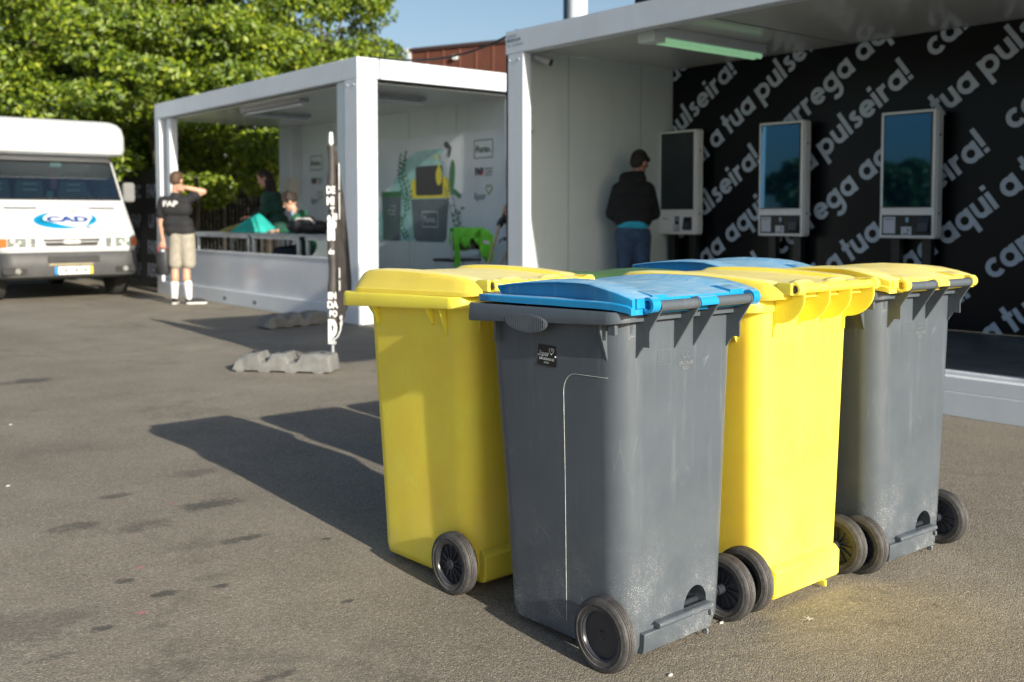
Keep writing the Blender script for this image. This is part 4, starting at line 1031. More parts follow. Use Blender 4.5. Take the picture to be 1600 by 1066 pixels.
sh_ = G(); BEI = mat('beige_cotton', (.30, .28, .235), .85, 0, .15, 12, .4)
capsule(sh_, J(-.055, 0, .97), J(.085, 0, .97), .110, .110)
for hp, kn in (((-.045, 0, .92), (-.075, -.0, .57)), ((.08, 0, .92), (.10, .01, .57))): capsule(sh_, J(*hp), J(*kn), .115, .100)
skinned('shorts', sh_, BEI, p1, .011, 5)
WS = mat('white_sock', (.75, .74, .76), .9, 0, .1, 30, .3)
for an, kn in (((-.10, .0, .08), (-.092, -.008, .28)), ((.10, .0, .08), (.09, -.006, .28))):
    s_ = G(); capsule(s_, J(*an), J(*kn), .042, .058); skinned('sock', s_, WS, p1, .009, 3)
SH = mat('dark_suede', (.02, .02, .024), .8); SOLE = mat('white_sole', (.6, .6, .58), .6)
shoe(p1, J(-.10, 0, 0), FW * .9 + RT * -.2, SH, SOLE); shoe(p1, J(.10, 0, 0), RT * .95 + FW * .35, SH, SOLE)
bg_ = thing('bag', tuple(J(-.25, .03, .42)), 'small dark bag with red cords in the left hand of the man in shorts', 'bag')
build('bag_body', G().loft([[tuple(J(-.25 + r_ * w_, .03 + f_ * w_ * .8, z)) for r_, f_ in [(cos(2 * pi * k / 20), sin(2 * pi * k / 20)) for k in range(20)]] for z, w_ in ((.40, .07), (.42, .085), (.55, .098), (.70, .10), (.72, .092))]), mat('bag_dark', (.02, .022, .028), .6, 0, .3, 10, .3), bg_, world=True, smooth=50)
build('cord', G().tube([tuple(J(-.33, .03, .71)), tuple(J(-.30, .03, .80)), tuple(J(-.262, .03, .84)), tuple(J(-.23, .03, .80)), tuple(J(-.17, .03, .71))], .007, 6), mat('red_cord', (.5, .03, .04), .6), bg_, world=True, smooth=50)

# --- man in black hoodie and jeans at the first kiosk
o4 = Vector((7.16, 6.90, .262))
p4 = thing('person', tuple(o4), 'man in a black hoodie and blue jeans, seen from behind at the leftmost kiosk', 'person')
def J(*a): return V3(o4, *a)
look = FW * .75 + RT * .72 + Vector((0, 0, -.55))
body = G(); hc = J(.055, .05, 1.455); B_ = head(body, hc, look)
capsule(body, J(.03, .03, 1.37), J(-.0, .0, 1.24), .058, .062)
capsule(body, J(-.01, 0, 1.12), J(-.02, 0, .80), .055, .06)
for sh, el, wr in (((-.155, .0, 1.20), (-.215, .02, .97), (-.10, .20, .90)), ((.14, .02, 1.20), (.205, .06, .97), (.17, .26, .93))):
    capsule(body, J(*sh), J(*el), .05, .042); capsule(body, J(*el), J(*wr), .042, .03)
hand(body, J(-.10, .20, .90), tuple(FW + RT * .4), (0, 0, 1), curl=.7, thumb=-1); hand(body, J(.17, .26, .93), tuple(FW - RT * .2), (0, 0, 1), curl=.7)
for hp, kn, an in (((-.085, 0, .80), (-.09, .01, .43), (-.08, .0, .07)), ((.07, 0, .80), (.085, .04, .43), (.07, .03, .07))):
    capsule(body, J(*hp), J(*kn), .085, .055); capsule(body, J(*kn), J(*an), .055, .036)
skinned('body', body, mat('skin_tan', (.36, .20, .14), .5, 0, .08, 14), p4)
h = G(); blob(h, hc + B_ @ Vector((0, -.022, .034)), (.083, .096, .10), B_); blob(h, hc + B_ @ Vector((0, -.05, -.01)), (.072, .062, .07), B_); blob(h, hc + B_ @ Vector((0, .055, .08)), (.062, .05, .03), B_)
skinned('hair', h, mat('black_hair', (.016, .012, .010), .7, 0, .3, 60, .8), p4, .010, 2)
eyes(p4, hc, B_)
t = G(); HB = mat('black_fleece', (.010, .011, .014), .92, 0, .25, 12, .5)
capsule(t, J(-.12, 0, 1.20), J(.11, .01, 1.20), .088, .088); capsule(t, J(-.10, 0, 1.06), J(.08, 0, 1.06), .118, .115); capsule(t, J(-.09, 0, .92), J(.07, 0, .92), .108, .108)
for sh, el, wr in (((-.155, .0, 1.20), (-.215, .02, .97), (-.13, .15, .91)), ((.14, .02, 1.20), (.205, .06, .97), (.18, .21, .935))):
    capsule(t, J(*sh), J(*el), .068, .062); capsule(t, J(*el), J(*wr), .062, .046)
capsule(t, J(-.09, -.07, 1.29), J(.06, -.05, 1.30), .055, .055); capsule(t, J(-.09, -.02, 1.31), J(.05, -.0, 1.33), .062, .06)
skinned('hoodie', t, HB, p4, .011, 5)
t = G(); capsule(t, J(-.07, 0, .885), J(.045, 0, .875), .106, .106); skinned('blue_shirt', t, mat('cyan_cotton', (.02, .34, .52), .8), p4, .011, 3)
t = G(); capsule(t, J(-.07, 0, .775), J(.05, 0, .765), .112, .112)
for hp, kn, an in (((-.085, 0, .76), (-.09, .01, .43), (-.08, .0, .09)), ((.07, 0, .76), (.085, .04, .43), (.07, .03, .09))):
    capsule(t, J(*hp), J(*kn), .100, .075); capsule(t, J(*kn), J(*an), .073, .058)
skinned('jeans', t, mat('blue_denim', (.030, .062, .125), .85, 0, .3, 9, .4), p4, .011, 4)
shoe(p4, J(-.08, 0, .002), FW, SH, SOLE); shoe(p4, J(.07, .03, .002), FW + RT * .3, SH, SOLE)

# --- woman in dark green standing behind the counter
o2 = Vector((6.98, 14.45, .21))
p2 = thing('person', tuple(o2), 'woman with long black hair in a dark green jacket, bending over the teal cloth', 'person')
def J(*a): return V3(o2, *a)
look = RT * -.85 + FW * -.25 + Vector((0, 0, -.5))
body = G(); hc = J(-.06, 0, 1.58); B_ = head(body, hc, look)
capsule(body, J(-.03, 0, 1.50), J(.06, 0, 1.36), .050, .056); capsule(body, J(.08, 0, 1.26), J(.17, 0, .86), .08, .08)
for sh, el, wr in (((.02, -.15, 1.30), (-.02, -.18, 1.04), (-.24, -.12, .985)), ((.08, .14, 1.30), (.04, .17, 1.04), (-.18, .10, .97))):
    capsule(body, J(*sh), J(*el), .045, .038); capsule(body, J(*el), J(*wr), .038, .026)
hand(body, J(-.24, -.12, .985), tuple(-RT), (0, 0, -1), curl=.6); hand(body, J(-.18, .10, .97), tuple(-RT), (0, 0, -1), curl=.6, thumb=-1)
for f_ in (-.08, .08): capsule(body, J(.18, f_, .86), J(.16, f_, .46), .085, .055); capsule(body, J(.16, f_, .46), J(.18, f_, .06), .054, .036)
skinned('body', body, SKIN, p2)
h = G(); blob(h, hc + B_ @ Vector((0, -.025, .03)), (.086, .100, .102), B_); capsule(h, hc + B_ @ Vector((0, -.06, -.02)), J(.09, .0, 1.30), .085, .085); capsule(h, J(.02, -.09, 1.50), J(-.0, -.12, 1.20), .04, .035); capsule(h, J(.02, .09, 1.50), J(-.0, .12, 1.20), .04, .035)
skinned('hair', h, mat('black_hair'  , (.016, .012, .010), .7), p2, .011, 3); eyes(p2, hc, B_)
t = G(); GJ = mat('dark_green_fleece', (.010, .055, .042), .85, 0, .2, 10, .4)
capsule(t, J(.06, -.12, 1.29), J(.10, .12, 1.29), .10, .10); capsule(t, J(.10, -.08, 1.12), J(.13, .08, 1.12), .125, .125); capsule(t, J(.16, -.08, .92), J(.17, .08, .92), .135, .135); capsule(t, J(.18, -.08, .78), J(.18, .08, .78), .135, .135)
for sh, el, wr in (((.02, -.15, 1.30), (-.02, -.18, 1.04), (-.20, -.13, .99)), ((.08, .14, 1.30), (.04, .17, 1.04), (-.14, .11, .975))):
    capsule(t, J(*sh), J(*el), .075, .068); capsule(t, J(*el), J(*wr), .066, .046)
skinned('jacket', t, GJ, p2, .012, 5)
t = G()
for f_ in (-.08, .08): capsule(t, J(.18, f_, .80), J(.16, f_, .46), .10, .07); capsule(t, J(.16, f_, .46), J(.18, f_, .09), .07, .055)
skinned('trousers', t, BLK, p2, .012, 4)
shoe(p2, J(.18, -.08, .002), -RT, SH, SOLE); shoe(p2, J(.18, .08, .002), -RT, SH, SOLE)

# --- boy seated at the counter
o3 = Vector((6.62, 12.95, .21))
p3 = thing('person', tuple(o3), 'boy with curly dark hair in a green jacket, seated at the grey table', 'person')
def J(*a): return V3(o3, *a)
look = RT * -.95 + FW * -.10 + Vector((0, 0, -.55))
body = G(); hc = J(-.03, 0, 1.20); B_ = head(body, hc, look)
capsule(body, J(.0, 0, 1.13), J(.07, 0, 1.0), .05, .056); capsule(body, J(.11, 0, .90), J(.20, 0, .54), .08, .09)
for sh, el, wr in (((.09, -.16, .94), (.04, -.20, .80), (-.16, -.16, .80)), ((.13, .15, .94), (.06, .18, .80), (-.12, .10, .80))):
    capsule(body, J(*sh), J(*el), .046, .040); capsule(body, J(*el), J(*wr), .040, .028)
hand(body, J(-.17, -.16, .80), tuple(-RT + FW * .2), (0, 0, -1), curl=.4); hand(body, J(-.13, .10, .80), tuple(-RT - FW * .3), (0, 0, -1), curl=.4, thumb=-1)
for f_ in (-.10, .10): capsule(body, J(.20, f_, .52), J(-.18, f_, .50), .085, .06); capsule(body, J(-.18, f_, .50), J(-.14, f_, .09), .055, .036)
skinned('body', body, SKIN, p3)
h = G(); blob(h, hc + B_ @ Vector((0, -.025, .04)), (.092, .105, .10), B_); rnd = random.Random(5)
for k in range(26):
    a = rnd.uniform(0, 2 * pi); e_ = rnd.uniform(-.1, 1.3); blob(h, hc + B_ @ Vector((.085 * cos(a) * cos(e_), -.02 + .10 * sin(a) * cos(e_), .04 + .095 * sin(e_))), (.026, .026, .026))
skinned('hair', h, mat('dark_curls', (.022, .015, .012), .7, 0, .3, 60, .8), p3, .010, 2); eyes(p3, hc, B_)
t = G(); GJ2 = mat('green_fleece', (.012, .105, .060), .85, 0, .2, 10, .4)
capsule(t, J(.10, -.12, .95), J(.13, .12, .95), .095, .095); capsule(t, J(.13, -.08, .78), J(.16, .08, .78), .125, .125); capsule(t, J(.19, -.08, .58), J(.20, .08, .58), .13, .13)
for sh, el, wr in (((.09, -.16, .94), (.04, -.20, .80), (-.11, -.165, .805)), ((.13, .15, .94), (.06, .18, .80), (-.08, .11, .805))):
    capsule(t, J(*sh), J(*el), .075, .065); capsule(t, J(*el), J(*wr), .063, .045)
capsule(t, J(.14, -.06, 1.04), J(.15, .07, 1.04), .055, .055)
skinned('jacket', t, GJ2, p3, .012, 5)
t = G(); capsule(t, J(.03, 0, 1.06), J(.035, 0, .90), .055, .04); skinned('shirt', t, mat('pale_blue_cotton', (.30, .42, .58), .8), p3, .010, 3)
t = G()
for f_ in (-.10, .10): capsule(t, J(.20, f_, .53), J(-.18, f_, .50), .10, .078); capsule(t, J(-.18, f_, .50), J(-.14, f_, .10), .07, .055)
skinned('trousers', t, mat('navy_denim', (.02, .035, .06), .85), p3, .012, 4)
shoe(p3, J(-.12, -.10, .002), -RT, SH, SOLE); shoe(p3, J(-.12, .10, .002), -RT, SH, SOLE)
st = thing('stool', tuple(o3 + RT * .2), 'black stool under the boy at the grey table', 'stool')
oo = o3 + RT * .2
build('seat', G().cyl((oo.x, oo.y, .21 + .40), (oo.x, oo.y, .21 + .435), .17, n=24), BLACKP, st, world=True, bevel=.005)
for a in (45, 135, 225, 315): build('leg', G().cyl((oo.x + .17 * cos(R(a)), oo.y + .17 * sin(R(a)), .212), (oo.x + .12 * cos(R(a)), oo.y + .12 * sin(R(a)), .61), .012, n=10), BLACKP, st, world=True, smooth=40)
# rucksack on the table beside him
rk = thing('backpack', (6.42, 12.15, .976), 'black backpack lying on the grey table beside the boy', 'backpack')
r_ = G(); o_ = Vector((6.42, 12.12, .976))
for a in ((-.13, 0, .10, .10), (.0, 0, .12, .12), (.14, .0, .09, .09)): blob(r_, o_ + RT * a[0] + Vector((0, 0, a[2])), (.15, .15, a[3]))
blob(r_, o_ + RT * .05 + FW * -.08 + Vector((0, 0, .08)), (.12, .08, .06))
skinned('backpack_body', r_, mat('black_nylon', (.016, .016, .019), .6, 0, .3, 8, .5), rk, .010, 4)
build('strap', G().tube([tuple(o_ + RT * -.2 + Vector((0, 0, .10))), tuple(o_ + RT * -.12 + FW * -.12 + Vector((0, 0, .20))), tuple(o_ + RT * .05 + FW * -.13 + Vector((0, 0, .20))), tuple(o_ + RT * .15 + FW * -.1 + Vector((0, 0, .10)))], .013, 6), mat('strap_white', (.5, .5, .5), .7), rk, world=True, smooth=50)
# teal cloth bundle on the table
tc_ = thing('cloth', (6.4, 13.9, .976), 'teal cloth heaped to a point on the grey table', 'cloth')
o_ = Vector((6.38, 13.72, .977)); c_ = G(); n = 36
def tri(u_, scale=1.0):
    return u_
secs = []
for j in range(9):
    t_ = j / 8; row = []
    for k in range(n):
        a = 2 * pi * k / n; rr = (1 - t_) ** .85 * (1 + .10 * sin(3 * a + 1) + .05 * sin(7 * a + t_ * 5))
        p = o_ + RT * (rr * .34 * cos(a) + .10 * t_ ** 1.2) + FW * (rr * .24 * sin(a)) + Vector((0, 0, .27 * t_ ** .9 + .004)); row.append(tuple(p))
    secs.append(row)
build('cloth_folds', c_.loft(secs), mat('teal_cloth', (.005, .30, .27), .7, 0, .2, 9, .4), tc_, world=True, smooth=50)
oc = thing('cloth', (6.4, 14.4, .976), 'olive cloth lying flat behind the teal cloth', 'cloth')
o_ = Vector((6.36, 14.25, .977)); secs = []
for j in range(6):
    t_ = j / 5; secs.append([tuple(o_ + RT * ((1 - t_) * .26 * cos(a) + .12 * t_) + FW * ((1 - t_) * .2 * sin(a)) + Vector((0, 0, .004 + .13 * t_ ** .7 + .012 * sin(5 * a) * t_ * (1 - t_)))) for a in [2 * pi * k / 28 for k in range(28)]])
build('cloth_folds', G().loft(secs), mat('olive_cloth', (.22, .21, .05), .8, 0, .2, 9, .4), oc, world=True, smooth=50)

# --- person sweeping, almost wholly hidden by the corner of the right container
o5 = Vector((7.62, 9.00, 0)) + RT * -.025
p5 = thing('person', tuple(o5), 'mostly hidden sweeping person, forearm and black glove showing beside the post', 'person')
def J(*a): return V3(o5, *a)
look = RT * -.9 + FW * .2 + Vector((0, 0, -.3))
body = G(); hc = J(.06, 0, 1.55); B_ = head(body, hc, look)
capsule(body, J(.08, 0, 1.47), J(.12, 0, 1.34), .052, .058); capsule(body, J(.13, 0, 1.26), J(.17, 0, .84), .08, .08)
for sh, el, wr in (((.06, -.12, 1.28), (-.13, -.12, 1.36), (-.275, -.1, 1.20)), ((.12, .16, 1.28), (.05, .2, 1.02), (-.2, .1, .95))):
    capsule(body, J(*sh), J(*el), .046, .044); capsule(body, J(*el), J(*wr), .045, .03)
for f_ in (-.09, .09): capsule(body, J(.17, f_, .86), J(.14, f_, .46), .085, .055); capsule(body, J(.14, f_, .46), J(.17, f_, .07), .054, .036)
skinned('body', body, mat('skin_tan', (.36, .20, .14), .5), p5)
gl = G(); hand(gl, J(-.275, -.1, 1.20), tuple(-RT * .5 + Vector((0, 0, -.9))), tuple(FW), curl=.9); capsule(gl, J(-.265, -.1, 1.215), J(-.285, -.1, 1.17), .036, .036)
blob(gl, J(-.31, -.1, 1.14), (.035, .035, .05)); skinned('glove', gl, BLACKP, p5, .008, 2)
gl = G(); hand(gl, J(-.2, .1, .95), tuple(-RT), (0, 0, -1), curl=.9); skinned('glove', gl, BLACKP, p5, .008, 2)
h = G(); blob(h, hc + B_ @ Vector((0, -.022, .034)), (.083, .096, .10), B_); skinned('hair', h, CACHE['brown_hair'], p5, .011, 2); eyes(p5, hc, B_)
t = G(); capsule(t, J(.10, -.10, 1.27), J(.14, .12, 1.27), .09, .09); capsule(t, J(.15, -.06, 1.1), J(.15, .06, 1.1), .12, .12); capsule(t, J(.17, -.06, .92), J(.17, .06, .92), .125, .125)
capsule(t, J(.06, -.12, 1.28), J(-.03, -.12, 1.32), .066, .066); capsule(t, J(.12, .16, 1.28), J(.08, .19, 1.15), .066, .066); skinned('t_shirt', t, GJ, p5, .012, 4)
t = G()
for f_ in (-.09, .09): capsule(t, J(.17, f_, .86), J(.14, f_, .46), .10, .07); capsule(t, J(.14, f_, .46), J(.17, f_, .10), .07, .055)
skinned('trousers', t, BLK, p5, .012, 4); shoe(p5, J(.16, -.09, 0), -RT, SH, SOLE); shoe(p5, J(.16, .09, 0), -RT, SH, SOLE)
hp = J(-.315, -.105, 1.14); broom(tuple(hp + Vector((0, 0, 0)) + RT * -.30 + Vector((0, 0, -1.0))), tuple(hp + RT * .06 + Vector((0, 0, .20))), 'broom with a pale wooden handle held in the black glove')
hp2 = J(-.16, .12, .98); broom(tuple(hp2 + RT * -.38 + Vector((0, 0, -.84))), tuple(hp2 + RT * .16 + Vector((0, 0, .36))), 'second broom, lower, its handle partly dark, leaning beside the glove')

# ------------------------------------------------------------------ feet of mobile fencing and the feather flag
RUB = mat('recycled_grey_block', (.165, .17, .168), .75, 0, .25, 12, .6, bsc=40)
def block(p, ang, label):
    b_ = thing('fence_foot', (p[0], p[1], 0), label, 'fence foot', 'grey fence feet near the flag', ang)
    prof = [(-.40, .018), (-.37, .10), (-.31, .135), (-.185, .15), (-.165, .085), (-.12, .085), (-.085, .14), (.035, .15), (.06, .085), (.12, .085), (.16, .14), (.27, .152), (.39, .14), (.41, .018)]
    prof = prof + [(.36, .018), (.34, .0), (.28, .0), (.26, .018), (.14, .018), (.12, .0), (.05, 0), (.03, .018), (-.08, .018), (-.10, 0), (-.17, 0), (-.19, .018), (-.30, .018), (-.31, .0), (-.36, .0), (-.38, .018)]
    secs = []
    for t, k in ((-.115, 1), (-.085, 1), (.085, 1), (.115, 1)):
        secs.append([(a * (1 if abs(t) < .1 else .985), t, (b2 if abs(t) < .1 else b2 * .80)) for a, b2 in prof])
    build('block', G().loft(secs), RUB, b_, bevel=.003)
    g_ = G()
    for a in (-.25, -.02, .30): g_.cyl((a, 0, .135), (a, 0, .153), .022, .020, 14)
    split('socket', g_, BLACKP, b_)
    return b_
block((3.63, 7.235), R(-49), 'grey moulded fence foot carrying the pole of the black banner flag, lit by the sun')
block((5.20, 10.18), R(8), 'grey moulded fence foot in the shade against the container base')
fl = thing('feather_flag', (3.93, 7.03, .14), 'black feather banner flag with white lettering, seen nearly edge-on on its grey foot', 'flag')
fo_ = Vector((3.93, 7.03, 0))
build('pole', G().cyl(tuple(fo_ + Vector((0, 0, .12))), tuple(fo_ + Vector((0, 0, 1.80))), .013, .011, 14), STEEL, fl, world=True, smooth=40)
build('pole_tip', G().cyl(tuple(fo_ + Vector((0, 0, 1.765))), tuple(fo_ + Vector((0, 0, 1.84))), .019, .017, 14).sph(tuple(fo_ + Vector((0, 0, 1.84))), .017, 14, 8), mat('tip_white', (.75, .78, .80), .3), fl, world=True, smooth=40)
FLG = mat('flag_cloth', (.050, .046, .045), .55, 0, .35, 9, .5)
slv = []
for k in range(26):
    z = .28 + k * (1.47 / 25); w_ = .026 + .004 * sin(k * 1.3) + (.004 if .5 < z < 1.2 else 0)
    slv.append([tuple(fo_ + RT * (w_ * cos(t) + .004 * sin(k * .9)) + FW * (w_ * .7 * sin(t)) + Vector((0, 0, z))) for t in [2 * pi * q / 16 for q in range(16)]])
build('flag_sleeve', G().loft(slv), FLG, fl, world=True, smooth=60)
fb = []
for k in range(30):
    z = .30 + k * (1.44 / 29); t_ = k / 29
    wd = (.06 + .44 * min(1, (1 - t_) / .75)) * math.sqrt(max(0.02, min(1, (t_ + .01) / .22)))
    row = []
    for q in range(16):
        s_ = q / 15; d = s_ * wd
        row.append(tuple(fo_ + FW * (.015 + d * .975) + RT * (.016 + d * .135 + .012 * sin(s_ * 9 + z * 4) * s_) + Vector((0, 0, z + .03 * s_ * (t_ - .3)))))
    fb.append(row)
fc = build('flag_cloth', G().loft(fb, closed=False, cap=False), FLG, fl, world=True, smooth=60)
md = fc.modifiers.new('s', 'SOLIDIFY'); md.thickness = .002
WP = mat('flag_print', (.72, .74, .76), .6)
g_ = G()
for k, (z0, z1, a0, a1) in enumerate(((1.18, 1.62, .055, .085), (.62, .80, .04, .075), (.34, .42, .05, .12))):
    for (za, zb) in ((z0, (z0 + z1) / 2 - .01), ((z0 + z1) / 2 + .01, z1)):
        p = [fo_ + FW * (.012 + a) + RT * (.012 + a * .14 - .004) + Vector((0, 0, z)) for a, z in ((a0, za), (a1, za), (a1, zb), (a0, zb))]
        g_.add([tuple(q_ - RT * .016) for q_ in p], [(0, 1, 2, 3)])
        g_.add([tuple(q_ + RT * .030) for q_ in p], [(0, 1, 2, 3)])
split('flag_print', g_, WP, fl, world=True)
def fx(r_, z): return frame(tuple(fo_ + RT * r_ + FW * -.030 + Vector((0, 0, z))), tuple(RT), (0, 0, 1))
for s_, sz, r_, z, sx, bo in (('DE', .075, .0, 1.405, .7, .004), ('MI', .085, -.002, 1.320, .7, .004), ('T', .07, .012, 1.245, .7, .004), ('do', .06, .002, .93, .75, .002), ('EN', .07, .004, .585, .75, .003), ('DA', .075, .006, .515, .75, .003), ('PO', .065, .012, .445, .7, .003), ('Porto', .045, .004, .185 + .04, .55, .001)):
    text('flag_lettering', s_, sz, WP, fl, fx(r_, z), bold=bo, sx=sx)
def up_logo(z, h_):
    g_ = G(); wv = .007
    pth = [(-.018, z + h_), (-.018, z + .02), (-.010, z + .004), (.004, z + .004), (.012, z + .02), (.012, z + h_ * .85), (.022, z + h_), (.034, z + h_ * .92), (.034, z + h_ * .6), (.024, z + h_ * .5)]
    g_.tube([tuple(fo_ + RT * a + FW * -.031 + Vector((0, 0, b2))) for a, b2 in pth], wv, 6); return g_
text('flag_lettering', 'if', .27, WP, fl, fx(.003, 1.11), bold=.012, sx=.52)
text('flag_lettering', 'p', .25, WP, fl, fx(.004, .355), bold=.012, sx=.55)
build('flag_emblem', G().tube([tuple(fo_ + RT * a + FW * -.031 + Vector((0, 0, b2))) for a, b2 in ((.012, .24), (.045, .27), (.066, .32), (.075, .40))], .006, 6), WP, fl, world=True, smooth=60)

# ------------------------------------------------------------------ van
VC = 4.34
van = thing('van', (VC, 16.5, 0), 'white box van parked facing the viewer, with a blue CAD emblem on its bonnet', 'van')
VW = mat('van_white', (.52, .54, .57), .22, 0, .03, 3, spec=.6); VD = mat('bumper_grey', (.055, .058, .062), .55, 0, .15, 6, .1)
def vsec(z, hw, yf, r_, yb=17.55): return [(VC + a, b2, z) for a, b2 in rrect(-hw, yf, hw, yb, (r_, r_, .05, .05), 6)]
cabs = [vsec(.42, .93, 15.36, .2), vsec(.70, .945, 15.29, .18), vsec(.745, .955, 15.27, .18), vsec(.93, .96, 15.31, .17), vsec(.97, .96, 15.34, .16), vsec(1.43, .965, 15.86, .09), vsec(1.455, .965, 15.895, .065),
        vsec(2.03, .925, 16.27, .06), vsec(2.10, .91, 16.32, .08), vsec(2.16, .90, 16.38, .10)]
nn = len(cabs[0])
def skipf(j, i): return j == 6 and (6 <= i <= 6)
build('cab', G().loft(cabs, skip=skipf), VW, van, world=True, smooth=28)
# windscreen
a, b_ = cabs[6], cabs[7]
wsg = G().add([a[6], a[7], b_[7], b_[6]], [(0, 1, 2, 3)]); wsg.v = [(x, y + .006, z) for x, y, z in wsg.v]
gm2, N, L, P = new_mat('windscreen_glass')
tr = N.new('ShaderNodeBsdfTransparent'); tr.inputs[0].default_value = (.26, .40, .40, 1); gl_ = N.new('ShaderNodeBsdfGlossy'); gl_.inputs['Roughness'].default_value = .03
gl_.inputs[0].default_value = (.85, .95, 1, 1)
fz = N.new('ShaderNodeFresnel'); fz.inputs[0].default_value = 1.5; mx = N.new('ShaderNodeMixShader')
nz = noise(N, L, coords(N, L), 3, 2); fa = math_(N, L, 'MULTIPLY_ADD', nz, .02, .02); fb2 = math_(N, L, 'ADD', fz.outputs[0], fa)
L.new(fb2, mx.inputs[0]); L.new(tr.outputs[0], mx.inputs[1]); L.new(gl_.outputs[0], mx.inputs[2])
L.new(mx.outputs[0], N['Material Output'].inputs[0])
build('windscreen', wsg, gm2, van, world=True)
def lerp(p, q, t): return tuple(p[k] + (q[k] - p[k]) * t for k in range(3))
tr_ = G(); edge = [a[6], a[7], b_[7], b_[6]]
for k in range(4):
    p, q = edge[k], edge[(k + 1) % 4]; tr_.tube([(p[0], p[1] - .004, p[2]), (q[0], q[1] - .004, q[2])], .013, 6)
build('windscreen_seal', tr_, BLACKP, van, world=True)
INT = mat('cab_interior', (.05, .09, .09), .7); SEA = mat('seat_cloth', (.03, .034, .04), .8)
build('dashboard', G().box(VC - .80, 15.97, 1.2, VC + .86, 16.35, 1.40).box(VC - .15, 15.97, 1.40, VC + .45, 16.3, 1.44), mat('dashboard_grey', (.07, .11, .11), .6), van, world=True, bevel=.03)
build('cab_bulkhead', G().box(VC - .88, 17.35, .9, VC + .88, 17.4, 2.10), INT, van, world=True)
for xx in (-.62, -.12, .52):
    s_ = build('seat', G().prism([(-.21, 1.1), (.21, 1.1), (.24, 1.5), (.19, 1.80), (.10, 1.90), (-.10, 1.90), (-.19, 1.80), (-.24, 1.5)], lambda p, q, t: (VC + xx + p, t, q), 16.95, 17.1), SEA, van, world=True, bevel=.03)
    split('headrest_slots', G().box(VC + xx - .08, 16.944, 1.79, VC + xx + .08, 16.949, 1.81).box(VC + xx - .1, 16.944, 1.70, VC + xx + .1, 16.949, 1.72).box(VC + xx - .1, 16.944, 1.61, VC + xx + .1, 16.949, 1.63), mat('seat_slot', (.16, .17, .18), .7), s_, world=True)
build('pennant', G().box(VC + .03, 16.38, 1.62, VC + .12, 16.40, 1.92), mat('maroon_cloth', (.12, .02, .03), .8), van, world=True)
build('rear_view_mirror', G().box(VC - .0, 16.28, 1.95, VC + .16, 16.31, 2.02), STEEL, van, world=True, bevel=.01)
wp = G()
hl = lambda t, s_: lerp(lerp(a[6], b_[6], s_), lerp(a[7], b_[7], s_), t)
for t0, t1, s1 in ((.28, .62, .06), (.62, .95, .06)):
    p, q = hl(t0, .02), hl(t1, s1); wp.tube([(p[0], p[1] - .03, p[2]), (q[0], q[1] - .02, q[2])], .008, 6)
split('wiper', wp, BLACKP, van, world=True)
build('front_bumper', G().loft([[(VC + p, q, z) for p, q in rrect(-hw, yf, hw, 15.9, (r2, r2, .02, .02), 8)] for z, hw, yf, r2 in ((.32, .90, 15.30, .2), (.36, .945, 15.23, .22), (.50, .955, 15.20, .22), (.66, .955, 15.215, .22), (.70, .95, 15.25, .2))]), VD, van, world=True, smooth=40)
build('bumper_opening', G().box(VC - .34, 15.190, .555, VC + .36, 15.25, .645), BLACKP, van, world=True, bevel=.008)
sl_ = G()
for k in range(5): sl_.box(VC - .33, 15.185, .563 + k * .017, VC + .35, 15.189, .570 + k * .017)
build('bumper_mesh', sl_, VD, van, world=True)
build('bumper_bead', G().box(VC - .33, 15.187, .515, VC + .27, 15.199, .540), mat('bead_tan', (.30, .26, .16), .6), van, world=True)
pl = build('number_plate', G().box(VC - .26, 15.180, .385, VC + .26, 15.188, .495), mat('plate_white', (.78, .78, .76), .4), van, world=True, bevel=.003)
build('plate_band', G().box(VC - .26, 15.177, .386, VC - .21, 15.1795, .494), mat('plate_blue', (.01, .20, .55), .4), pl, world=True)
build('plate_band', G().box(VC + .215, 15.177, .386, VC + .26, 15.1795, .494), mat('plate_yellow', (.75, .52, .02), .4), pl, world=True)
VF = lambda x, z, y=15.175: frame((VC + x, y, z), (1, 0, 0), (0, 0, 1))
text('plate_lettering', '34-CA-34', .105, INK, pl, VF(.0, .44, 15.1775), bold=.003, sx=.85)
for xx in (-.755, .755):
    build('fog_light_recess', G().prism(rrect(xx - .17, .40, xx + .14, .50, .04), lambda p, q, t: (VC + p, t, q), 15.204, 15.25), BLACKP, van, world=True)
    build('fog_light', G().cyl((VC + xx * .97, 15.198, .445), (VC + xx * .97, 15.21, .445), .038, n=20), mat('lamp_chrome', (.75, .75, .72), .12, .8), van, world=True, smooth=40)
LGL = mat('lamp_glass', (.20, .23, .23), .12, .2, .3, 9)
CHR = CACHE['lamp_chrome']; AMB = mat('amber_lens', (.55, .14, .03), .3)
for s_ in (-1, 1):
    x0, x1 = sorted((s_ * .48, s_ * .84))
    hl_ = build('headlight', G().prism([(x0, .765), (x1, .765), (x1, .90), (x0, .90)], lambda p, q, t: (VC + p, t + (.05 * (abs(p) - .48)), q), 15.262, 15.34), LGL, van, world=True, bevel=.01)
    for dx, dz, rr in ((.08, .862, .030), (.08, .800, .034), (.19, .845, .018), (.235, .80, .030), (.28, .865, .028)):
        build('reflector', G().cyl((VC + s_ * (.50 + dx), 15.250 + .05 * dx, dz), (VC + s_ * (.50 + dx), 15.28 + .05 * dx, dz), rr, n=18), mat('reflector_bright', (.90, .88, .80), .22, .3), hl_, world=True, smooth=40)
    x0, x1 = sorted((s_ * .85, s_ * .945))
    build('indicator', G().prism([(x0, .775), (x1, .775), (x1, .895), (x0, .895)], lambda p, q, t: (VC + p, t + .6 * max(0, abs(p) - .85), q), 15.278, 15.40), AMB, van, world=True, bevel=.008)
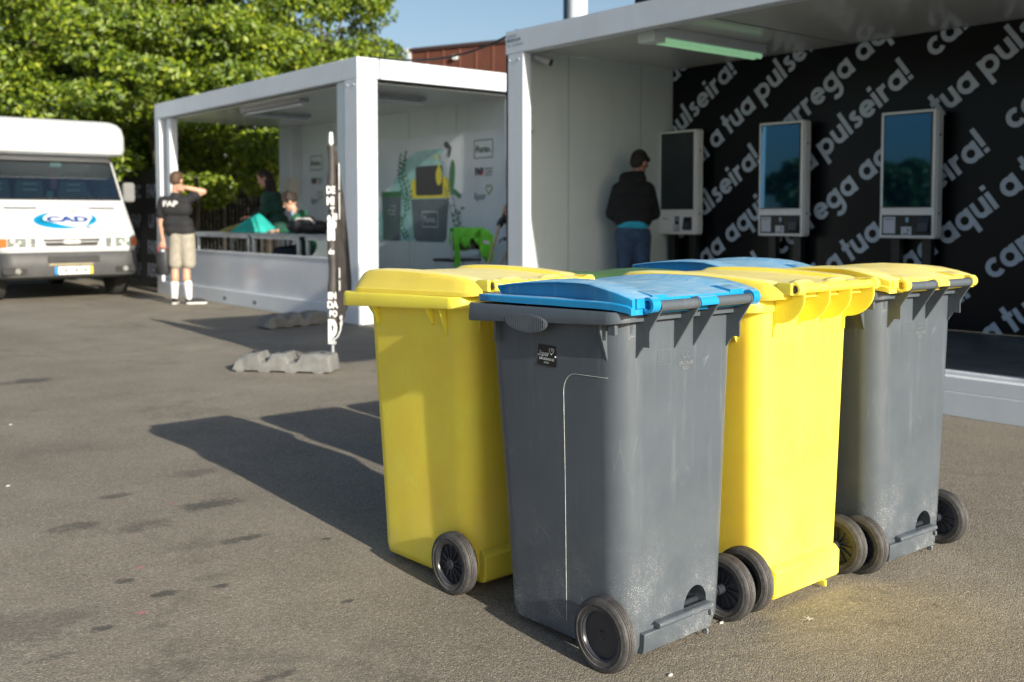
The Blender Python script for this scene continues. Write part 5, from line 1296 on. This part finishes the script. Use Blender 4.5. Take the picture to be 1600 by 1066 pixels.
gr = build('grille', G().prism([(-.44, .90), (.44, .90), (.40, .775), (-.40, .775)], lambda p, q, t: (VC + p, t, q), 15.255, 15.34), VW, van, world=True, bevel=.01)
split('grille_slot', G().prism([(-.395, .886), (.395, .886), (.375, .852), (-.375, .852)], lambda p, q, t: (VC + p, t, q), 15.2515, 15.256).prism([(-.37, .838), (.37, .838), (.345, .79), (-.345, .79)], lambda p, q, t: (VC + p, t, q), 15.2515, 15.256).box(VC - .36, 15.249, .812, VC + .36, 15.2512, .822), BLACKP, gr, world=True)
build('grille_badge', G().box(VC - .12, 15.243, .815, VC + .12, 15.2485, .872), mat('badge_silver', (.45, .47, .47), .3, .5), gr, world=True, bevel=.002)
text('badge_lettering', 'IVECO', .062, mat('badge_white', (.85, .85, .83), .3), gr, VF(0, .843, 15.2415), bold=.002, sx=1.1)
# bonnet lettering lies in the sloping bonnet plane
h0 = Vector((VC, 15.34, .97)); h1 = Vector((VC, 15.86, 1.43)); hd = (h1 - h0).normalized()
def hood(x, z, off=.004):
    t = (z - .97) / (1.43 - .97); p = h0 + (h1 - h0) * t; n_ = Vector((0, -hd.z, hd.y)); q = p + n_ * off; return Vector((q.x + x, q.y, q.z))
CB = mat('decal_blue', (.01, .05, .22), .35); CT = mat('decal_teal', (.0, .22, .42), .35)
sw = G()
def crescent(a0, a1, wmax, m0):
    pts = []; n_ = 26
    for k in range(n_ + 1):
        t = k / n_; an = R(a0 + (a1 - a0) * t); wd = .003 + wmax * sin(pi * t) ** 1.5 if m0 == 0 else .003 + wmax * (1 - abs(2 * t - 2 * m0)) if abs(2 * t - 2 * m0) < 1 else .003
        pts.append((.44 * cos(an), 1.155 + .125 * sin(an) + .015 * cos(an), wd))
    return pts
for a0, a1, wm in ((105, 300, .10), (300, 395, .05)):
    pts = crescent(a0, a1, wm, 0)
    for k in range(len(pts) - 1):
        (x_, z_, w0), (x2, z2, w1) = pts[k], pts[k + 1]
        an = math.atan2((z_ - 1.155) * 3.5, x_); ci, cj = cos(an), sin(an)
        sw.add([tuple(hood(x_, z_)), tuple(hood(x2, z2)), tuple(hood(x2 - w1 * ci * 1.6, z2 - w1 * cj)), tuple(hood(x_ - w0 * ci * 1.6, z_ - w0 * cj))], [(0, 1, 2, 3)])
build('bonnet_emblem', sw, CT, van, world=True)
def HM(x, z, off=.0055): 
    return frame(tuple(hood(x, z, off)), (1, 0, 0), tuple(hd))
text('bonnet_lettering', 'CAD', .155, CB, van, HM(.03, 1.16), bold=.007, sx=1.75)
text('bonnet_lettering', 'MÓVEL', .085, mat('decal_slate', (.18, .22, .28), .4), van, HM(.38, 1.04), bold=.001)
build('bonnet_dot', G().add([tuple(hood(.16 + .04 * cos(2 * pi * k / 16), 1.285 + .012 * sin(2 * pi * k / 16), .005)) for k in range(16)], [tuple(range(16))]), mat('decal_yellow', (.75, .55, .10), .4), van, world=True)
bv = G()
for x0, x1 in ((-.78, -.34), (.38, .76)):
    bv.add([tuple(hood(x0, 1.315)), tuple(hood(x1, 1.315)), tuple(hood(x1, 1.335)), tuple(hood(x0, 1.335))], [(0, 1, 2, 3)])
split('bonnet_vent', bv, BLACKP, van, world=True)
build('bonnet_gap', G().tube([(VC - .78, 15.318, .945), (VC + .78, 15.318, .945)], .006, 6), BLACKP, van, world=True)
bsec = []
for z, hw, yf, r2 in ((2.13, .95, 16.10, .10), (2.15, 1.00, 15.98, .14), (2.22, 1.02, 15.93, .18), (2.42, 1.02, 15.93, .20), (2.54, 1.00, 15.97, .20), (2.61, .96, 16.05, .20), (2.655, .90, 16.18, .18), (2.67, .80, 16.35, .14)):
    bsec.append([(VC + .02 + p, q, z) for p, q in rrect(-hw, yf, hw, 20.6, (r2, r2, .06, .06), 8)])
build('luton_box', G().loft(bsec), VW, van, world=True, smooth=40)
build('load_box', G().box(VC - 1.0, 17.6, .75, VC + 1.04, 20.55, 2.129), VW, van, world=True, bevel=.03)
build('chassis', G().box(VC - .80, 15.5, .30, VC + .80, 20.4, .60), BLACKP, van, world=True)
for xx in (-.86, .86):
    for yy in (16.05, 19.3):
        wl = build('wheel', G().loft([[(VC + xx + t, yy + r2 * cos(2 * pi * k / 32), .335 + r2 * sin(2 * pi * k / 32)) for k in range(32)] for t, r2 in ((-.10, .20), (-.105, .31), (-.08, .335), (.08, .335), (.105, .31), (.10, .20))]), mat('van_tyre', (.025, .025, .026), .8), van, world=True, smooth=40)
        build('wheel_rim', G().cyl((VC + xx - .09, yy, .335), (VC + xx + .09, yy, .335), .198, n=28), STEEL, wl, world=True, smooth=40)
mi = build('wing_mirror', G().prism(rrect(1.08, 1.43, 1.27, 1.74, .05), lambda p, q, t: (VC + p, t, q), 16.30, 16.38), mat('mirror_grey', (.16, .165, .17), .5), van, world=True, bevel=.02)
split('mirror_arm', G().tube([(VC + .85, 16.45, 1.55), (VC + 1.12, 16.36, 1.58)], .014, 8).tube([(VC + .85, 16.45, 1.70), (VC + 1.12, 16.36, 1.66)], .014, 8), BLACKP, mi, world=True)
mi = build('wing_mirror', G().prism(rrect(-1.27, 1.43, -1.08, 1.74, .05), lambda p, q, t: (VC + p, t, q), 16.30, 16.38), CACHE['mirror_grey'], van, world=True, bevel=.02)

# ------------------------------------------------------------------ black banner fence behind the van
bf = thing('banner_fence', (6.15, 20, 0), 'black printed banner on a fence running back between the van and the middle container', 'fence')
bn = build('banner', G().box(6.12, 16.2, .12, 6.15, 24.5, 2.0), mat('banner_black', (.022, .022, .026), .6, 0, .2, 3, .1), bf, world=True)
for yy in (16.25, 18.7, 21.2, 23.7): build('post', G().cyl((6.18, yy, 0), (6.18, yy, 2.05), .025, n=10), STEEL, bf, world=True, smooth=40)
bp = mat('banner_print', (.32, .36, .46), .6); k = 0
for z in (1.62, 1.12, .68, .30):
    for yy in (17.0, 17.75, 18.6, 19.5, 20.5, 21.6, 22.8):
        s_ = ('FAP', 'REC', 'FAP', 'UP')[k % 4]; k += 1
        text('banner_lettering', s_, .30, bp, bn, frame((6.117, yy, z), (0, -1, 0), (0, 0, 1)), bold=.012, sx=.9)
# ------------------------------------------------------------------ trees
def leaf_mat(name, c0, c1, c2):
    m, N, L, P = new_mat(name)
    oi = N.new('ShaderNodeNewGeometry'); co = coords(N, L)
    rpi = oi.outputs['Random Per Island']
    c = mixc(N, L, ramp(N, L, rpi, 0, .75), c0, c1); c = mixc(N, L, ramp(N, L, rpi, .80, 1.0, 0, .7), c, c2)
    c = mixc(N, L, ramp(N, L, noise(N, L, co, .9, 3), .4, .65, 0, .45), c, c0)
    df = N.new('ShaderNodeBsdfDiffuse'); tl_ = N.new('ShaderNodeBsdfTranslucent'); gs = N.new('ShaderNodeBsdfGlossy'); gs.inputs['Roughness'].default_value = .5
    L.new(c, df.inputs[0]); L.new(c, tl_.inputs[0]); gs.inputs[0].default_value = (.8, .85, .7, 1)
    m1 = N.new('ShaderNodeMixShader'); m1.inputs[0].default_value = .32; L.new(df.outputs[0], m1.inputs[1]); L.new(tl_.outputs[0], m1.inputs[2])
    m2 = N.new('ShaderNodeMixShader'); m2.inputs[0].default_value = .05; L.new(m1.outputs[0], m2.inputs[1]); L.new(gs.outputs[0], m2.inputs[2])
    L.new(m2.outputs[0], N['Material Output'].inputs[0])
    return m
LEAF = leaf_mat('leaves_spring', (.032, .075, .005), (.20, .285, .010), (.42, .45, .03))
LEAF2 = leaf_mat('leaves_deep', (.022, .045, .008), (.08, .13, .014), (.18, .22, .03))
BARK = mat('bark', (.075, .06, .045), .9, 0, .35, 8, .8)
def leaf_cloud(clusters, n, size, rnd, up=.25):
    v, f = [], []
    tot = sum(c[3] * c[4] * c[5] for c in clusters)
    for (cx, cy, cz, rx, ry, rz) in clusters:
        m_ = int(n * rx * ry * rz / tot)
        for _ in range(m_):
            while True:
                a, b2, c = rnd.uniform(-1, 1), rnd.uniform(-1, 1), rnd.uniform(-1, 1); d = a * a + b2 * b2 + c * c
                if d < 1 and rnd.random() < .15 + d * .85: break
            p = Vector((cx + a * rx, cy + b2 * ry, cz + c * rz))
            n_ = Vector((a * .5 + rnd.gauss(0, .5), b2 * .5 + rnd.gauss(0, .5) - .25, c * .4 + up + rnd.gauss(0, .5))).normalized()
            u_ = n_.orthogonal().normalized(); ang = rnd.uniform(0, 2 * pi); w2 = n_.cross(u_); u2 = u_ * cos(ang) + w2 * sin(ang); w2 = n_.cross(u2)
            s_ = size * rnd.uniform(.6, 1.3); o = len(v)
            v += [tuple(p - u2 * s_), tuple(p + w2 * s_ * .55 - n_ * s_ * .1 - u2 * s_ * .1), tuple(p + u2 * s_ * .9), tuple(p - w2 * s_ * .55 - n_ * s_ * .1 - u2 * s_ * .1)]
            f.append((o, o + 1, o + 2, o + 3))
    return v, f
def tree(loc, H, Rr, zlow, n, size, m, label, seed, lean=0, nclus=70, cat='tree', nlimb=11, trunk=1.0):
    rnd = random.Random(seed)
    t = thing('broadleaf_tree', (loc[0], loc[1], 0), label, cat, 'trees behind the van and the containers')
    cl = []; tips = []
    for k in range(nclus):
        z = zlow + (H - zlow) * (rnd.random() ** .9); tz = (z - zlow) / (H - zlow)
        rad = Rr * (math.sqrt(max(.02, 1 - (tz * 1.25 - .45) ** 2 / .9))) * (.55 + .45 * math.sqrt(rnd.random()))
        a = rnd.uniform(0, 2 * pi); r_ = rnd.uniform(.45, .95) * (Rr / 3.2)
        c = (rad * cos(a) + lean * z, rad * sin(a), z)
        cl.append((*c, r_ * 1.15, r_ * 1.15, r_ * .62)); tips.append(c)
    v, f = leaf_cloud(cl, n, size, rnd)
    me = bpy.data.meshes.new('crown'); me.from_pydata(v, [], f); me.materials.append(m)
    o = bpy.data.objects.new('crown', me); COL.objects.link(o); o.parent = t
    g_ = G(); pts = [(0, 0, 0), (.06, .03, H * .18), (-.05, .08, H * .35), (.05, .0, H * .55), (0, 0, H * .8)]
    g_.tube([(a * trunk, b2 * trunk, c * (trunk if trunk < 1 else 1)) for a, b2, c in pts], [.20 * trunk, .17 * trunk, .14 * trunk, .10 * trunk, .04], 12)
    build('trunk', g_, BARK, t, smooth=60)
    g_ = G()
    for k, c in enumerate(tips[:nlimb]):
        z0 = max(1.0, min(H * .6, c[2] * rnd.uniform(.35, .7))); mid = (c[0] * .5 + rnd.uniform(-.2, .2), c[1] * .5 + rnd.uniform(-.2, .2), z0 + (c[2] - z0) * .45)
        g_.tube([(0, 0, z0), mid, c], [.045, .026, .010], 7)
    build('limbs', g_, BARK, t, smooth=60)
    return t
def P_(u, d):           # ground position at photo column u and distance d
    l = (u - 800) / 1592 * d; q = RT * l + FW * d; return (q.x, q.y)
tree(P_(60, 24.5), 8.6, 3.6, 2.0, 42000, .074, LEAF, 'spring green tree filling the left edge above the white van', 11)
tree(P_(255, 21.5), 8.2, 3.3, 2.0, 42000, .068, LEAF, 'spring green tree whose trunk and bare limbs show just left of the middle container', 12)
tree(P_(425, 25.5), 8.4, 3.0, 2.2, 36000, .076, LEAF, 'yellow green tree above the middle of the open container roof', 13)
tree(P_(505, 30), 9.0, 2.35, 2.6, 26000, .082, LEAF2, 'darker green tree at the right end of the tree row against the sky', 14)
tree(P_(308, 19.3), 4.9, 2.2, 1.65, 22000, .068, LEAF, 'low bright green tree seen through the open far end of the middle container', 15, nclus=48, nlimb=0, trunk=.5)
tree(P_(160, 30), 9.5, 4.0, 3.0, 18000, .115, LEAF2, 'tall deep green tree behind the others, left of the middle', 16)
# dark hedge
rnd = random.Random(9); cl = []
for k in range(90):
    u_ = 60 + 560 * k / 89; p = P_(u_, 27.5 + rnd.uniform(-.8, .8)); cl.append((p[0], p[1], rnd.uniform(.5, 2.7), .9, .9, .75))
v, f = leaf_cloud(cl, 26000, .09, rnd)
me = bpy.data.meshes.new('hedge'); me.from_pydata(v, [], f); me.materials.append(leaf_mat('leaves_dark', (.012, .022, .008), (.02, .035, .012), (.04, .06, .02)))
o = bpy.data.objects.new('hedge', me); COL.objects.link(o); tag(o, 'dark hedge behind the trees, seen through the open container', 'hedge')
fe = thing('mesh_fence', (*P_(380, 24.5), 0), 'dark mesh fence standing before the hedge beyond the open container', 'fence')
q0, q1 = Vector((*P_(120, 24.8), 0)), Vector((*P_(640, 24.8), 0)); g_ = G(); dd = (q1 - q0)
for k in range(19):
    p = q0 + dd * (k / 18); build('post', G().cyl(tuple(p), tuple(p + Vector((0, 0, 2.1))), .035, n=8), BLACKP, fe, world=True) if k % 2 == 0 else None
for k in range(90):
    p = q0 + dd * (k / 89); g_.cyl(tuple(p), tuple(p + Vector((0, 0, 2.0))), .012, n=4)
for z in (.2, .8, 1.4, 2.0): g_.cyl(tuple(q0 + Vector((0, 0, z))), tuple(q1 + Vector((0, 0, z))), .015, n=4)
build('wire_panel', g_, BLACKP, fe, world=True)
wall = thing('low_wall', (*P_(400, 31), 0), 'pale low wall glimpsed far behind the hedge', 'wall')
q0, q1 = Vector((*P_(200, 31), 0)), Vector((*P_(640, 31), 0)); nrm = (q1 - q0).normalized().cross(Vector((0, 0, 1))) * .15
build('wall_body', G().add([tuple(q) for q in (q0, q1, q1 + nrm, q0 + nrm)] + [tuple(q + Vector((0, 0, 1.9))) for q in (q0, q1, q1 + nrm, q0 + nrm)], [(0, 3, 2, 1), (4, 5, 6, 7), (0, 1, 5, 4), (1, 2, 6, 5), (2, 3, 7, 6), (3, 0, 4, 7)]), mat('pale_render', (.5, .48, .43), .8), wall, world=True)
build('coping', G().add([tuple(q + Vector((0, 0, 1.901)) - nrm * .3) for q in (q0, q1)] + [tuple(q + Vector((0, 0, 1.901)) + nrm * 1.3) for q in (q1, q0)] + [tuple(q + Vector((0, 0, 1.98)) - nrm * .3) for q in (q0, q1)] + [tuple(q + Vector((0, 0, 1.98)) + nrm * 1.3) for q in (q1, q0)], [(0, 3, 2, 1), (4, 5, 6, 7), (0, 1, 5, 4), (1, 2, 6, 5), (2, 3, 7, 6), (3, 0, 4, 7)]), mat('coping_stone', (.42, .41, .38), .8), wall, world=True)

# ------------------------------------------------------------------ background: brown cabin, post, cable
bb = thing('brown_building', (*P_(645, 30), 0), 'rust brown panelled building rising behind the two white containers', 'building')
e0 = Vector((*P_(644, 30), 0)); wd = RT * .872 - FW * .49; dp = FW * .872 + RT * .49
def quadbox(o, a0, a1, b0, b1, z0, z1, ua=wd, ub=dp):
    p = [o + ua * a + ub * b2 for a, b2 in ((a0, b0), (a1, b0), (a1, b1), (a0, b1))]
    return [(q.x, q.y, z0) for q in p] + [(q.x, q.y, z1) for q in p], [(0, 3, 2, 1), (4, 5, 6, 7), (0, 1, 5, 4), (1, 2, 6, 5), (2, 3, 7, 6), (3, 0, 4, 7)]
RST = mat('rust_brown_cladding', (.12, .045, .032), .6, 0, .1, 2)
build('wall', G().add(*quadbox(e0, 0, 12, 0, 6, 0, 6.0)), RST, bb, world=True)
g_ = G()
for k in range(1, 22): g_.add(*quadbox(e0, k * .55, k * .55 + .045, -.02, -.001, 0, 5.98))
build('cladding_rib', g_, mat('rust_rib', (.17, .07, .05), .6), bb, world=True)
build('roof_edge', G().add(*quadbox(e0, -.03, 12.03, -.06, 6.03, 6.001, 6.10)), mat('dark_edge', (.05, .03, .03), .6), bb, world=True)
build('corner_trim', G().add(*quadbox(e0, -.09, -.001, -.05, .2, 0, 6.12)), WHITE, bb, world=True)
build('wall_lamp', G().cyl(tuple(e0 + wd * 1.55 - dp * .002 + Vector((0, 0, 5.72))), tuple(e0 + wd * 1.55 - dp * .12 + Vector((0, 0, 5.72))), .07, n=12), PANEL, bb, world=True)
ps = thing('lamp_column', (*P_(901, 20), 0), 'thick white round column rising behind the roof of the right container', 'column')
q = P_(901, 20); build('shaft', G().cyl((q[0], q[1], 0), (q[0], q[1], 7.5), .20, .19, 28), WHITE, ps, world=True, smooth=40)
build('base_plate', G().box(q[0] - .3, q[1] - .3, 0, q[0] + .3, q[1] + .3, .04), STEEL, ps, world=True)
qb = P_(883, 20.3); sd = thing('column_shade_strip', (*qb, 0), 'narrow dark blue mast close behind the white column', 'mast')  # dark strip put in as the column's shaded side, no separate pole
build('tube', G().cyl((qb[0], qb[1], 0), (qb[0], qb[1], 7.5), .05, n=14), mat('column_shade_blue', (.05, .13, .2), .5), sd, world=True, smooth=40)
build('tube_base', G().cyl((qb[0], qb[1], 0), (qb[0], qb[1], .05), .1, n=14), STEEL, sd, world=True)
cbp = []
for k in range(25):
    t = k / 24; p = Vector((6.1, 9.95, 2.99)).lerp(Vector((5.98, 7.25, 2.90)), t); cbp.append((p.x, p.y, p.z - .17 * 4 * t * (1 - t) * (.6 + .4 * t) + .0))
cbl = build('cable', G().tube(cbp, .011, 8), BLACKP, None, smooth=50); tag(cbl, 'black cable sagging between the roofs of the two white containers', 'cable')
far = thing('street_lamp', (*P_(633, 45), 0), 'small distant lamp post between the tree row and the brown building', 'street lamp')
q = P_(633, 45); build('post', G().cyl((q[0], q[1], 0), (q[0], q[1], 8.35), .09, .06, 10), STEEL, far, world=True); build('lamp_head', G().box(q[0] - .3, q[1] - .12, 8.36, q[0] + .3, q[1] + .12, 8.5), STEEL, far, world=True)

# ------------------------------------------------------------------ things just outside the view: a made-up raised panel added to cast the shadow by the flag, and what the kiosk screens mirror
ds = thing('shadow_caster', (6.4, .3, 0), 'tall raised sign outside the view, at the end of the right container', 'sign')
build('black_panel', G().box(3.70, .28, 2.62, 5.18, .34, 4.2), BLACKV, ds, world=True, bevel=.01)  # added, unseen: blocks the sun to shape the shadow by the flag
build('shadow_caster_arm', G().box(3.75, .345, 2.64, 6.45, .40, 2.70), STEEL, ds, world=True)
build('shadow_caster_post', G().box(6.35, .26, 0, 6.47, .344, 2.75), STEEL, ds, world=True)
tree((-13.5, 15.3), 3.3, 2.6, .5, 7000, .13, LEAF2, 'bushy tree outside the view, mirrored in the right kiosk screen', 21, nclus=30)
tree((-19, 16.8), 3.6, 1.5, .5, 6000, .13, LEAF2, 'bushy tree outside the view, mirrored in the middle kiosk screen', 22, nclus=30)
wc = thing('storage_container', (-16, 21, 0), 'white storage container outside the view, mirrored in the middle kiosk screen', 'container')
build('walls', G().box(-22, 20, .1, -14.0, 21.6, 1.9), WHITE, wc, world=True, bevel=.03)
build('roof', G().box(-22.05, 19.95, 1.901, -13.95, 21.65, 2.0), PANEL, wc, world=True, bevel=.01)
c2.location.x += .04; c1.location.x -= .06
# litter: a splash of chalky dirt and a few pale crumbs on the asphalt near the bins
SPL = mat('chalk_white', (.48, .47, .44), .9, 0, .3, 60, .5)
rnd = random.Random(4); g_ = G(); c = gpt(1265, 968)
for k in range(7):
    a = 2 * pi * k / 7 + rnd.uniform(-.2, .2); l_ = rnd.uniform(.02, .04); w_ = .004
    g_.add([(c[0] - w_ * sin(a), c[1] + w_ * cos(a), .002 + k * .0003), (c[0] + w_ * sin(a), c[1] - w_ * cos(a), .002 + k * .0003), (c[0] + l_ * cos(a), c[1] + l_ * sin(a), .002 + k * .0003)], [(0, 1, 2)])
tag(build('bird_dropping', g_, SPL), 'small star-shaped white splash on the asphalt right of the yellow bin', 'splash')
for (u, v_) in ((1127, 974), (1047, 1056), (16, 664), (12, 760)):
    c = gpt(u, v_); g_ = G(); blob(g_, (c[0], c[1], .002), (.008, .005, .0035)); blob(g_, (c[0] + .007, c[1] + .003, .0015), (.004, .005, .003))
    lab = {1127: 'pale crumb on the asphalt beside the right wheel of the nearest bin', 1047: 'pale crumb at the bottom edge, right of the nearest wheel', 16: 'pale crumb far left on the asphalt, level with the tip of the shadows', 12: 'pale crumb far left on the asphalt, lower than the other'}[u]
    tag(build('pebble', g_, SPL, smooth=60), lab, 'crumb')
